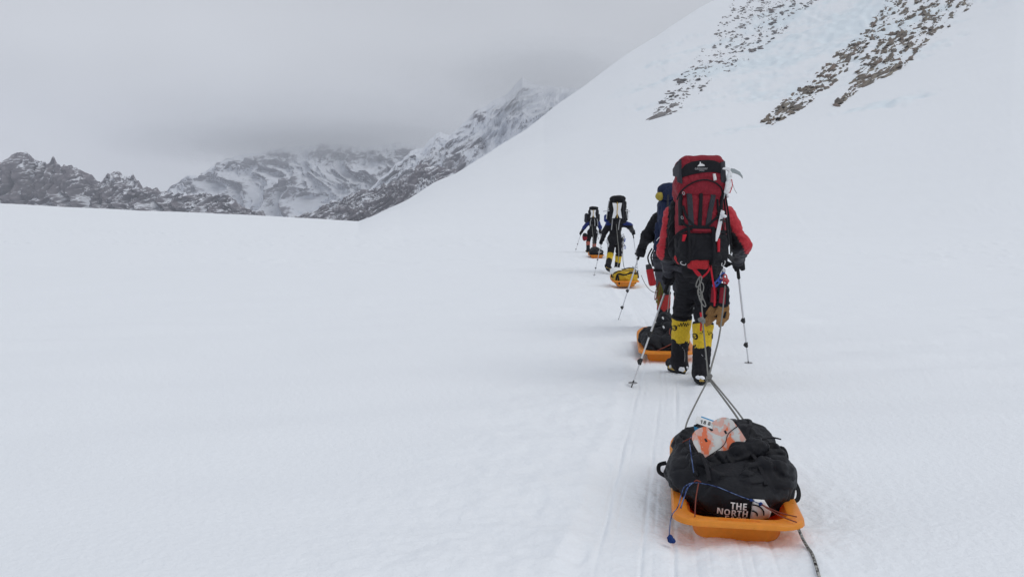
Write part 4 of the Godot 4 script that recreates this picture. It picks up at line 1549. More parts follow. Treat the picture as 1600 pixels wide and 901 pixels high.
	put("flap", net([cone(lip[0], lip[2], 0.02, 0.032), cone(lip[2], lip[4], 0.032, 0.034), cone(lip[4], lip[6], 0.034, 0.024), ball(fx * Vector3(0.0, -0.14, -0.01), Vector3(0.15, 0.035, 0.05), fx.basis), ball(fx * Vector3(0.13, -0.12, -0.02), Vector3(0.1, 0.05, 0.05), fx.basis)], 0.008, 0.04, {"amp": 0.008, "freq": 9.0, "crease": 0.012}), M.dark_bag, bag)
	# paper luggage tag behind it
	var tx := Transform3D(turned * Basis.from_euler(Vector3(-0.8, 0.1, -0.4)), Vector3(1.005, 0.365, -4.5))
	var tg := thing("luggage_tag", "white and blue paper tag beside the scratched plate", "luggage tag", tx.origin)
	put("card", plate([Vector2(-0.06, 0.022), Vector2(0.075, 0.022), Vector2(0.075, -0.022), Vector2(-0.06, -0.022)], 0.002, tx), M.paper_white, tg)
	put("blue_edge", plate([Vector2(-0.06, -0.022), Vector2(0.075, -0.022), Vector2(0.07, -0.05), Vector2(-0.045, -0.045)], 0.002, tx * Transform3D(Basis.from_euler(Vector3(0.6, 0, 0)), Vector3(0, -0.009, -0.013))), M.label_blue, tg)
	put("blue_edge", plate([Vector2(-0.04, 0.0225), Vector2(0.075, 0.0225), Vector2(0.075, 0.03), Vector2(-0.04, 0.03)], 0.002, tx), M.label_blue, tg)
	put("lettering", lettering("18 81", 0.022, [], 0.01, tx * Transform3D(Basis.from_euler(Vector3(0, 0, 0.12)), Vector3(0.0, 0.0, 0.0025)), -tx.basis.z), M.black_plastic, tg)
	put("buckle", net([rbox(t * Vector3(-0.01, 0.372, -0.2), Vector3(0.03, 0.012, 0.03), 0.01, turned), rbox(t * Vector3(0.03, 0.376, -0.22), Vector3(0.025, 0.014, 0.02), 0.008, turned)], 0.005, 0.01), M.black_plastic, bag)
	# the rope that trails from the sledge towards the viewer
	var tail := thing("trailing_rope", "black and white flecked rope trailing from the nearest sledge", "rope", t * Vector3(0.28, 0.1, 0.62))
	var tp := [t * Vector3(0.25, 0.1, 0.6), Vector3(1.256, 0.037, -3.73), Vector3(1.26, -0.023, -3.68), Vector3(1.25, -0.036, -3.6), Vector3(1.224, -0.034, -3.47), Vector3(1.158, -0.038, -3.16), Vector3(1.054, -0.051, -2.65)]
	for i in range(2, tp.size()): tp[i].y = snow_height(relief_row(atan2(tp[i].x, -tp[i].z)), Vector2(tp[i].x, tp[i].z).length(), tp[i].x, tp[i].z) + 0.008
	put("strand", tube(tp, 0.0065, 7, 26, [Color(0.03, 0.03, 0.03), Color(0.42, 0.42, 0.4)]), M.speckled_rope, tail)
	# the hauling rope: two legs from the sledge to a knot, then up to the climber
	var haul := thing("hauling_rope", "grey hauling rope from the red pack to the nearest sledge", "rope", Vector3(1.254, 0.396, -5.6))
	var knot := Vector3(1.254, 0.396, -5.6)
	put("strand", tube([t * Vector3(-0.2, 0.2, -0.6), t * Vector3(-0.18, 0.26, -0.75), knot], 0.005, 6, 6), M.rope_grey, haul)
	put("strand", tube([t * Vector3(0.12, 0.22, -0.6), t * Vector3(0.11, 0.27, -0.75), knot + Vector3(0.004, 0, 0)], 0.006, 6, 6), M.rope_grey, haul)
	put("strand", tube([t * Vector3(0.15, 0.22, -0.6), t * Vector3(0.13, 0.28, -0.75), knot + Vector3(0.012, 0.004, 0)], 0.005, 6, 6), M.rope_grey, haul)
	put("strand", tube([knot, Vector3(1.328, 0.465, -6), Vector3(1.455, 0.6, -6.7), Vector3(1.537, 0.828, -7.2), Vector3(1.559, 0.938, -7.36)], 0.006, 6, 8), M.rope_grey, haul)
	put("strand", tube([knot, Vector3(1.345, 0.446, -5.9), Vector3(1.503, 0.543, -6.4), Vector3(1.646, 0.677, -6.9), Vector3(1.807, 0.847, -7.5)], 0.0065, 6, 8), M.rope_grey, haul)
	put("knot", net([ball(knot, Vector3(0.018, 0.022, 0.018)), ball(knot + Vector3(0.012, 0.02, 0), Vector3(0.014, 0.014, 0.014))], 0.005, 0.01, {"amp": 0.006, "freq": 70.0}), M.rope_grey, haul)
	for k in 4:
		var c: Vector3 = Vector3(1.551, 0.898, -7.32).lerp(Vector3(1.512, 0.763, -7.05), k / 3.0)
		put("coil", ring_of(c + Vector3((k % 2) * 0.012 - 0.006, 0, 0.01), Vector2(0.017 + 0.004 * (k % 2), 0.05), Basis.from_euler(Vector3(-0.5, 0.4 * (k - 1.5), 0.12 * (k - 1.5))), 0.005), M.rope_grey, haul)
	put("knot", net([ball(Vector3(1.461, 0.643, -6.8), Vector3(0.026, 0.02, 0.02)), ball(Vector3(1.476, 0.628, -6.8), Vector3(0.016, 0.02, 0.018))], 0.006, 0.01, {"amp": 0.006, "freq": 60.0}), M.rope_grey, haul)
	put("red_tab", strap([Vector3(1.465, 0.692, -6.85), Vector3(1.465, 0.635, -6.82), Vector3(1.457, 0.553, -6.8)], 0.014, BACK, 3), M.webbing_red, haul)


func red_climber() -> void:
	var J := {
		"pelvis": Vector3(1.656, 0.954, -7.82), "chest": Vector3(1.662, 1.359, -7.88), "head": Vector3(1.687, 1.634, -8.02), "sh_l": Vector3(1.443, 1.438, -7.9), "sh_r": Vector3(1.892, 1.433, -7.9),
		"el_l": Vector3(1.362, 1.135, -7.8), "ha_l": Vector3(1.429, 0.885, -8), "el_r": Vector3(2.014, 1.186, -7.78), "ha_r": Vector3(2.054, 1.009, -8.08),
		"hip_l": Vector3(1.57, 0.907, -7.84), "kn_l": Vector3(1.54, 0.562, -7.98), "an_l": Vector3(1.54, 0.11, -8.1), "toe_l": Vector3(1.49, 0.014, -8.28),
		"hip_r": Vector3(1.746, 0.907, -7.84), "kn_r": Vector3(1.684, 0.523, -7.76), "an_r": Vector3(1.639, 0.086, -7.62), "toe_r": Vector3(1.665, 0.005, -7.82),
	}
	var red := Color(0.56, 0.035, 0.05)
	var black := Color(0.016, 0.016, 0.02)
	var dark := Color(0.05, 0.05, 0.06)
	var ra := Vector3(1.891, 1.388, -7.8)
	var rb := Vector3(2.043, 1.101, -7.8)
	var la := Vector3(1.379, 1.483, -7.8)
	var lb := Vector3(1.328, 1.113, -7.8)
	var paint := func(p: Vector3):
		if p.x > J.sh_r.x - 0.02:
			var f: float = (p - ra).cross(rb - ra).z
			if f < -0.0: return red if p.y > J.ha_r.y + 0.1 else dark
			return black if p.y > J.ha_r.y + 0.14 else dark
		if p.x < J.sh_l.x + 0.04:
			var f: float = (p - la).cross(lb - la).z
			return red if f > 0.0 and p.y > J.ha_l.y + 0.06 else (black if p.y > 1.05 else dark)
		return red if p.y > 1.5 else black
	var who := person("person in red and black jacket with big red pack, walking away", J, {"cell": 0.013, "bulk": 1.02, "paint": paint, "trousers": M.black_cloth, "gaiter": M.gaiter_yellow, "badges": true, "snowy": true, "cuff": M.charcoal_cloth})
	var tip_l := Vector3(1.037, -0.009, -7.56)
	var tip_r := Vector3(2.323, -0.005, -8.62)
	gloves(who, J, tip_l - J.ha_l, tip_r - J.ha_r, M.black_cloth, 1.25, 0.006)
	pole("aluminium pole in the red-jacketed person's left hand", J.ha_l, tip_l)
	pole("aluminium pole in the red-jacketed person's right hand", J.ha_r, tip_r)

	# the big red pack
	var back := Basis.from_euler(Vector3(-0.06, 0, 0))
	var main := [rbox(Vector3(1.599, 1.383, -7.56), Vector3(0.215, 0.34, 0.14), 0.09, back), rbox(Vector3(1.57, 1.394, -7.45), Vector3(0.175, 0.25, 0.1), 0.075, back)]
	var lid := [rbox(Vector3(1.58, 1.798, -7.55), Vector3(0.192, 0.135, 0.17), 0.065, Basis.from_euler(Vector3(-0.12, 0, 0.03))), rbox(Vector3(1.575, 1.668, -7.52), Vector3(0.205, 0.085, 0.16), 0.06, back)]
	var low := [rbox(Vector3(1.594, 1.167, -7.52), Vector3(0.222, 0.15, 0.155), 0.08, back), rbox(Vector3(1.562, 1.186, -7.42), Vector3(0.165, 0.13, 0.1), 0.06, back)]
	var pack := thing("backpack", "tall red and black backpack of the nearest walking person", "backpack", Vector3(1.598, 1.002, -7.55), "climbers' backpacks")
	var soft := {"amp": 0.007, "freq": 7.0, "crease": 0.011}
	put("main_bag", net(main, 0.011, 0.04, soft), M.pack_red, pack)
	var lid_part := put("lid", net(lid, 0.011, 0.04, soft), M.pack_red, pack)
	put("lower_bag", net(low, 0.011, 0.04, soft), M.black_cloth, pack)
	var all := main + lid + low
	var d := AHEAD
	# lid: black arched band with the emblem, grey side panels, seam
	var band_top := []
	for q in [[1058, 269, 279], [1066, 259, 277], [1075, 255, 274.5], [1088, 253, 272], [1100, 252.5, 271], [1110, 253.5, 271], [1118, 257, 272], [1125, 263, 274]]:
		band_top.append([drawn(q[0], q[1]), drawn(q[0], q[2])])
	put("band", panel(lid, 0.04, turned_rows(band_top), d, 21, 1, 0.006), M.black_cloth, lid_part)
	for q in [[1055, 1060.5], [1119, 1128]]:
		put("side_panel", panel(lid, 0.04, [[drawn(q[0], 256), drawn(q[1], 251 if q[0] < 1100 else 253)], [drawn(q[0], 270), drawn(q[1], 268)], [drawn(q[0], 286), drawn(q[1], 289)]], d, 4, 4, 0.009), M.charcoal_cloth, lid_part)
	var logo := drawn(1089, 260)
	put("emblem", plate([Vector2(-0.032, -0.012), Vector2(-0.012, 0.012), Vector2(-0.01, 0.026), Vector2(-0.004, 0.026), Vector2(0.0, 0.008), Vector2(0.008, 0.014), Vector2(0.014, 0.004), Vector2(0.024, 0.006), Vector2(0.03, -0.008)], 0.004, Transform3D(Basis.from_euler(Vector3(-0.1, 0, 0)), onto(lid, 0.04, logo, d)[0] + BACK * 0.012)), M.print_white, lid_part)
	put("lettering", lettering("GREGORY", 0.017, lid, 0.04, Transform3D(Basis(), drawn(1089, 266)), d, 0.011), M.print_grey, lid_part)
	put("lettering", lettering("PACKS", 0.01, lid, 0.04, Transform3D(Basis(), drawn(1090, 268.8)), d, 0.011), M.print_grey, lid_part)
	put("white_tag", panel(all, 0.04, [[drawn(1107, 273.5), drawn(1111, 273.5)], [drawn(1108, 284), drawn(1112.5, 283)]], d, 2, 4, 0.012), M.print_white, lid_part)
	# main face: two grey stripes, zip, arched seam, buckles
	var stripes := [[[1067.5, 294, 1074.5, 294], [1067.5, 305, 1075.5, 305], [1069, 330, 1077, 330], [1070, 352, 1078.5, 352]], [[1106.5, 297, 1113, 297], [1103, 312, 1110.5, 312], [1098.5, 335, 1106, 335], [1096, 352, 1104, 352]]]
	for s in stripes:
		var rows := []
		for r in s: rows.append([drawn(r[0], r[1]), drawn(r[2], r[3])])
		put("stripe", panel(main, 0.04, rows, d, 4, 4, 0.009), M.charcoal_cloth, pack)
	put("zip", panel(main, 0.04, [[drawn(1088, 291), drawn(1093, 291)], [drawn(1086.5, 310), drawn(1091.5, 310)], [drawn(1084, 352), drawn(1090, 352)]], d, 4, 8, 0.011), M.black_cloth, pack)
	put("white_tag", panel(main, 0.04, [[drawn(1106, 297), drawn(1111.5, 296)], [drawn(1105.5, 299), drawn(1111.5, 298)]], d, 2, 2, 0.014), M.print_white, pack)
	var arch_line := []
	for q in [[1056, 312], [1058, 301], [1069, 291], [1081, 285], [1093, 282.5], [1103, 284], [1112, 288], [1120, 296], [1121, 308]]: arch_line.append(onto(all, 0.04, drawn(q[0], q[1]), d)[0] + BACK * 0.004)
	put("piping", tube(arch_line, 0.006, 6, 5), M.black_cloth, pack)
	for q in [[1058, 1061, 304, 1058.5, 1062.5, 352], [1121, 1125, 298, 1117, 1121, 345], [1113, 1115, 312, 1116.5, 1118.5, 360]]:
		put("side_strap", panel(all, 0.04, [[drawn(q[0], q[2]), drawn(q[1], q[2])], [drawn(q[3], q[5]), drawn(q[4], q[5])]], d, 2, 12, 0.011), M.black_cloth, pack)
	for q in [[[1062, 322], [1066, 336], [1074, 348], [1082, 354]], [[1120, 322], [1116, 336], [1106, 346], [1098, 353]], [[1060, 340], [1064, 350], [1070, 353]]]:
		var pts := []
		for c in q: pts.append(onto(all, 0.04, drawn(c[0], c[1]), d)[0] + BACK * 0.008)
		put("compression_strap", strap(pts, 0.02, BACK, 5), M.black_cloth, pack)
	for q in [[1061, 340], [1062, 303], [1121, 347]]:
		put("buckle", ring_of(onto(all, 0.04, drawn(q[0], q[1]), d)[0] + BACK * 0.014, Vector2(0.008, 0.013), Basis.from_euler(Vector3(0, 0, 0.4)), 0.003), M.print_grey, pack)
	# lower bag: top edge, straps, red gussets, red flap with its webbing
	put("red_edge", panel(all, 0.04, [[drawn(1076, 357.5), drawn(1104, 358)], [drawn(1076, 361), drawn(1104, 361.5)]], d, 8, 2, 0.01), M.pack_red, pack)
	var hem := []
	for q in [[1050, 372], [1058, 363], [1070, 357], [1090, 354.5], [1106, 357], [1118, 361], [1132, 362]]: hem.append(onto(all, 0.04, drawn(q[0], q[1]), d)[0] + BACK * 0.004)
	put("hem", strap(hem, 0.028, BACK, 4), M.black_cloth, pack)
	for q in [[1062, 1067, 366, 1061, 1064, 376], [1113, 1117, 372, 1114, 1117, 392]]:
		put("red_edge", panel(all, 0.04, [[drawn(q[0], q[2]), drawn(q[1], q[2])], [drawn(q[3], q[5]), drawn(q[4], q[5])]], d, 2, 4, 0.01), M.webbing_red, pack)
	for q in [[1068, 1072, 354, 1069, 1073, 414], [1105, 1110, 354, 1107, 1111, 414]]:
		put("webbing", panel(all, 0.04, [[drawn(q[0], q[2]), drawn(q[1], q[2])], [drawn(q[3], q[5]), drawn(q[4], q[5])]], d, 2, 14, 0.012), M.black_cloth, pack)
	var flap := [rbox(Vector3(1.552, 1.048, -7.4), Vector3(0.09, 0.048, 0.06), 0.035)]
	put("red_flap", net(flap, 0.008, 0.02, {"amp": 0.005, "freq": 14.0}), M.bright_red, pack)
	for q in [[1060, 403], [1122, 403]]:
		put("hip_gusset", net([ball(drawn_at(q[0], q[1], 7.44), Vector3(0.035, 0.055, 0.03), Basis.from_euler(Vector3(0, 0, 0.4 if q[0] < 1100 else -0.2)))], 0.007, 0.02, {"amp": 0.006, "freq": 20.0}), M.bright_red, pack)
		put("white_cord", ring_of(drawn_at(q[0] + 4, q[1] + 7, 7.38), Vector2(0.024, 0.012), Basis.from_euler(Vector3(0, 0, -0.35 if q[0] < 1100 else 1.2)), 0.003), M.print_white, pack)
	for q in [[[1076, 413], [1083, 424], [1091, 432]], [[1106, 413], [1102, 423], [1093, 432]], [[1079, 416], [1088, 425], [1092, 431]], [[1106, 413], [1109, 432], [1113, 455], [1113, 476]]]:
		var pts := []
		for c in q: pts.append(drawn_at(c[0], c[1], 7.37))
		put("red_webbing", strap(pts, 0.014, BACK, 4), M.webbing_red, pack)
	for sx in [-1.0, 1.0]:
		var sh: Vector3 = J.sh_l if sx < 0 else J.sh_r
		put("shoulder_strap", strap([sh + Vector3(-sx * 0.06, 0.02, 0.16), sh + Vector3(-sx * 0.05, 0.11, 0.02), sh + Vector3(-sx * 0.05, 0.04, -0.13), sh + Vector3(-sx * 0.06, -0.2, -0.19), sh + Vector3(-sx * 0.02, -0.38, 0.0), sh + Vector3(sx * 0.0, -0.42, 0.18)], 0.06, Vector3(-sx * 0.2, 0.4, 0.3), 5, 0.008), M.black_cloth, pack)
		var side := put("side_pocket", net([cone(drawn_at(1058 if sx < 0 else 1133, 318, 7.62), drawn_at(1057 if sx < 0 else 1135, 352, 7.6), 0.04, 0.05), cone(drawn_at(1057 if sx < 0 else 1135, 352, 7.6), drawn_at(1057 if sx < 0 else 1134, 395, 7.58), 0.05, 0.05)], 0.011, 0.03, {"amp": 0.008, "freq": 9.0, "crease": 0.01}), M.black_cloth, pack)
		for yy in [322, 345, 372]:
			put("side_cord", tube([drawn_at(1052 if sx < 0 else 1128, yy, 7.48), drawn_at(1049 if sx < 0 else 1134, yy + 6, 7.53), drawn_at(1047 if sx < 0 else 1139, yy + 18, 7.6)], 0.006, 6, 5), M.black_cloth, side)
	# dangling slings at the pack's right side
	var sl := thing("gear_sling", "black slings hanging down the right side of the red pack", "sling", drawn_at(1133, 380, 7.5))
	for q in [[[1127, 310], [1131, 345], [1134, 380], [1131, 405], [1128, 380], [1124, 330]], [[1129, 305], [1135, 340], [1138, 375], [1139, 396]], [[1122, 330], [1119, 350], [1116, 365]]]:
		var pts := []
		for c in q: pts.append(drawn_at(c[0], c[1], 7.42))
		put("sling", tube(pts, 0.007, 6, 6), M.black_cloth, sl)
	put("clip", net([ball(drawn_at(1137, 400, 7.42), Vector3(0.03, 0.018, 0.012), Basis.from_euler(Vector3(0, 0, -0.5))), cone(drawn_at(1137, 400, 7.42), drawn_at(1141, 409, 7.42), 0.014, 0.005)], 0.005, 0.015), M.black_plastic, sl)
	for q in [[1126, 302], [1129, 307], [1121, 331], [1123, 336]]: put("metal_clip", net([ball(drawn_at(q[0], q[1], 7.35), Vector3(0.01, 0.018, 0.01), Basis.from_euler(Vector3(0, 0, 0.5)))], 0.004, 0.01), M.aluminium, sl)
	# ice axe up the right side, white snow stake below it
	ice_axe("ice axe strapped upright on the red pack's right side", drawn_at(1133, 268, 7.36), drawn_at(1123, 312, 7.34), Vector3(1, -0.3, 0))
	var sheath := thing("axe_sheath", "white sleeve round the ice axe shaft on the red pack", "sleeve", drawn_at(1127, 302, 7.35))
	put("sleeve", net([cone(drawn_at(1132, 273, 7.35), drawn_at(1128, 300, 7.34), 0.02, 0.024)], 0.006, 0.02, {"amp": 0.006, "freq": 22.0, "crease": 0.006}), M.paper_white, sheath)
	put("red_cord", tube([drawn_at(1134, 282, 7.33), drawn_at(1135, 292, 7.33), drawn_at(1131, 303, 7.32)], 0.004, 5, 5), M.webbing_red, sheath)
	put("loose_thread", tube([drawn_at(1136, 290, 7.33), drawn_at(1139, 297, 7.34), drawn_at(1143.5, 303, 7.36)], 0.0018, 5, 4), M.rope_grey, sheath)
	var st := thing("snow_stake", "white snow stake hanging slanted on the red pack's front", "snow stake", drawn_at(1110, 376, 7.3))
	var s0 := drawn_at(1119, 336, 7.31)
	var s1 := drawn_at(1110, 376, 7.28)
	var sdir := (s1 - s0).normalized()
	var sx := sdir.cross(BACK).normalized()
	put("blade", plate([Vector2(-0.012, 0), Vector2(0.014, 0.0), Vector2(0.016, -0.16), Vector2(0.004, -0.225), Vector2(-0.006, -0.22), Vector2(-0.016, -0.16)], 0.012, Transform3D(Basis(sx, -sdir, sx.cross(-sdir)), s0)), M.white_metal, st)
	put("head", net([ball(drawn_at(1119.5, 333, 7.3), Vector3(0.018, 0.022, 0.014), Basis.from_euler(Vector3(0, 0, -0.6))), ball(drawn_at(1123, 338, 7.3), Vector3(0.02, 0.014, 0.014))], 0.004, 0.008), M.white_metal, st)
	put("clip", tube([drawn_at(1116, 344, 7.29), drawn_at(1121, 343, 7.28), drawn_at(1123, 347, 7.29)], 0.007, 6, 4), M.black_plastic, st)

	# gear on the right hip: carabiners, slings, and a pair of leather gloves
	var car := thing("carabiner_bunch", "blue and red carabiners clipped at the red-jacketed person's hip", "carabiners", drawn_at(1131, 430, 7.6))
	for q in [[1132, 434, 0.5, "anodised_blue"], [1128, 440, 0.9, "anodised_blue"], [1134, 428, 0.2, "aluminium"], [1125, 444, 1.2, "anodised_blue"], [1138, 437, -0.3, "anodised_red"]]:
		put("carabiner", ring_of(drawn_at(q[0], q[1], 7.58), Vector2(0.022, 0.045), Basis.from_euler(Vector3(0.2, 0.5, -q[2])), 0.006), M[q[3]], car)
	put("red_device", net([ball(drawn_at(1138, 438, 7.6), Vector3(0.045, 0.02, 0.02), Basis.from_euler(Vector3(0, 0, -0.35))), ball(drawn_at(1142, 441, 7.6), Vector3(0.012, 0.03, 0.012))], 0.006, 0.01), M.anodised_red, car)
	for gl in [[1137, 7.6, 0.0, "tan leather work glove with red cuff hanging at the hip"], [1126, 7.66, 0.35, "tan leather glove half hidden behind its pair at the hip"]]:
		var gx: float = gl[0]
		var gd: float = gl[1]
		var hung := thing("leather_glove", gl[3], "glove", drawn_at(gx, 490, gd), "pair of gloves at the hip")
		var cuff := [cone(drawn_at(gx - 1, 452, gd), drawn_at(gx, 475, gd), 0.05, 0.055)]
		put("cuff", net(cuff, 0.008, 0.02, {"amp": 0.008, "freq": 14.0, "crease": 0.01}), M.black_cloth, hung)
		put("red_patch", panel(cuff, 0.02, [[drawn(gx - 7, 450), drawn(gx + 1, 450)], [drawn(gx - 8, 474), drawn(gx, 476)]], d, 4, 6, 0.008), M.pack_red, hung)
		var hand := [rbox(drawn_at(gx + 0.5, 486, gd), Vector3(0.048, 0.06, 0.026), 0.024, Basis.from_euler(Vector3(0, 0, -gl[2])))]
		for f in 4:
			var a := drawn_at(gx - 6.5 + f * 4.6, 493, gd)
			var long: float = [15.0, 19.0, 17.0, 11.0][f]
			var b := drawn_at(gx - 8.5 + f * 4.6 - gl[2] * 12.0, 493 + long * 0.55, gd - 0.015)
			var c := drawn_at(gx - 9.5 + f * 4.2 - gl[2] * 22.0, 493 + long, gd + 0.0)
			hand.append(cone(a, b, 0.0155, 0.0145))
			hand.append(cone(b, c, 0.0145, 0.0125))
		hand.append(cone(drawn_at(gx - 6, 484, gd), drawn_at(gx - 12, 494, gd + 0.03), 0.018, 0.014))
		put("hand", net(hand, 0.0055, 0.012, {"amp": 0.002, "freq": 40.0}), M.tan_leather, hung)
		put("black_patch", panel(hand, 0.012, [[drawn(gx + 1, 489), drawn(gx + 4, 488)], [drawn(gx - 2, 498), drawn(gx + 2, 499)]], d, 2, 3, 0.004), M.black_cloth, hung)
	var gc := thing("cord_bundle", "yellow-green cords hanging beside the left pole shaft", "cord", drawn_at(1045, 450, 7.95))
	for k in 6:
		var x := 1040.0 + k * 2.2
		put("loop", tube([drawn_at(1046, 446, 7.98), drawn_at(x, 462, 7.97 + 0.01 * (k % 3)), drawn_at(x - 1.5 + k * 0.5, 476 + (k * 5) % 12, 7.96), drawn_at(x + 2.0, 468, 7.95), drawn_at(1047, 447, 7.97)], 0.004, 5, 6), M.rope_green if k % 3 else M.cord_rust, gc)


func turned_rows(cols: Array) -> Array:
	# columns of [upper, lower] places become two or more rows of [left, right] pairs, stepping down
	var rows := []
	for k in 5:
		var line := []
		for c in cols: line.append(c[0].lerp(c[1], k / 4.0))
		rows.append(line)
	return rows


func simple_pack(label: String, centre: Vector3, half: Vector3, m: Material, cell: float, tilt: float) -> Node3D:
	var b := Basis.from_euler(Vector3(tilt, 0, 0))
	var p := thing("backpack", label, "backpack", centre - Vector3(0, half.y, 0), "climbers' backpacks")
	var soft := {"amp": 0.01, "freq": 7.0, "crease": 0.013}
	var main := [rbox(centre - b * Vector3(0, half.y * 0.14, 0), Vector3(half.x, half.y * 0.85, half.z), 0.1, b), rbox(centre + b * Vector3(0, -half.y * 0.2, half.z * 0.75), Vector3(half.x * 0.8, half.y * 0.6, half.z * 0.5), 0.07, b)]
	put("main_bag", net(main, cell, 0.05, soft), m, p)
	var lid := [rbox(centre + b * Vector3(0, half.y * 0.76, half.z * 0.1), Vector3(half.x * 0.88, half.y * 0.2, half.z * 1.1), 0.075, b), ball(centre + b * Vector3(0, half.y * 0.86, half.z * 0.1), Vector3(half.x * 0.72, half.y * 0.16, half.z), b)]
	put("lid", net(lid, cell, 0.04, soft), m, p)
	var low := [rbox(centre + b * Vector3(0, -half.y * 0.88, 0), Vector3(half.x * 0.98, half.y * 0.16, half.z * 1.05), 0.07, b)]
	put("lower_bag", net(low, cell, 0.04, soft), M.black_cloth, p)
	for x in [-0.55, 0.55]:
		var pts := []
		for k in 6:
			var y := lerpf(0.75, -0.8, k / 5.0)
			pts.append(onto(main + lid + low, 0.04, centre + b * Vector3(x * half.x, y * half.y, half.z + 0.5), -(b * BACK))[0] + BACK * 0.006)
		put("strap", strap(pts, 0.024, BACK, 4), M.charcoal_cloth, p)
	for s in [-1.0, 1.0]:
		put("side_pocket", net([cone(centre + b * Vector3(s * half.x * 0.98, -half.y * 0.1, 0.02), centre + b * Vector3(s * half.x * 0.98, -half.y * 0.7, 0.02), 0.05, 0.06)], cell, 0.02, soft), m, p)
		put("shoulder_strap", strap([centre + b * Vector3(s * 0.1, half.y * 0.5, -half.z), centre + b * Vector3(s * 0.12, half.y * 0.6, -half.z - 0.12), centre + b * Vector3(s * 0.12, half.y * 0.25, -half.z - 0.3), centre + b * Vector3(s * 0.16, -half.y * 0.4, -half.z - 0.28), centre + b * Vector3(s * 0.2, -half.y * 0.6, -half.z)], 0.06, Vector3(-s * 0.2, 0.5, 0.3), 4, 0.008), M.black_cloth, p)
	return p


func sack(called: String, label: String, category: String, where: Vector3, turn: float, half: Vector3, m: Material, cell: float, lumps: Array) -> Array:
	var b := Basis.from_euler(Vector3(0, turn, 0))
	var s := thing(called, label, category, where, "bags on the sledges")
	var solids := [rbox(where + Vector3(0, half.y, 0), half, minf(half.x, half.y) * 0.75, b)]
	for l in lumps: solids.append(ball(where + b * l[0], l[1], b))
	put("sack", net(solids, cell, 0.06, {"amp": 0.018, "freq": 4.5, "crease": 0.03}), m, s)
	return [s, solids, b]


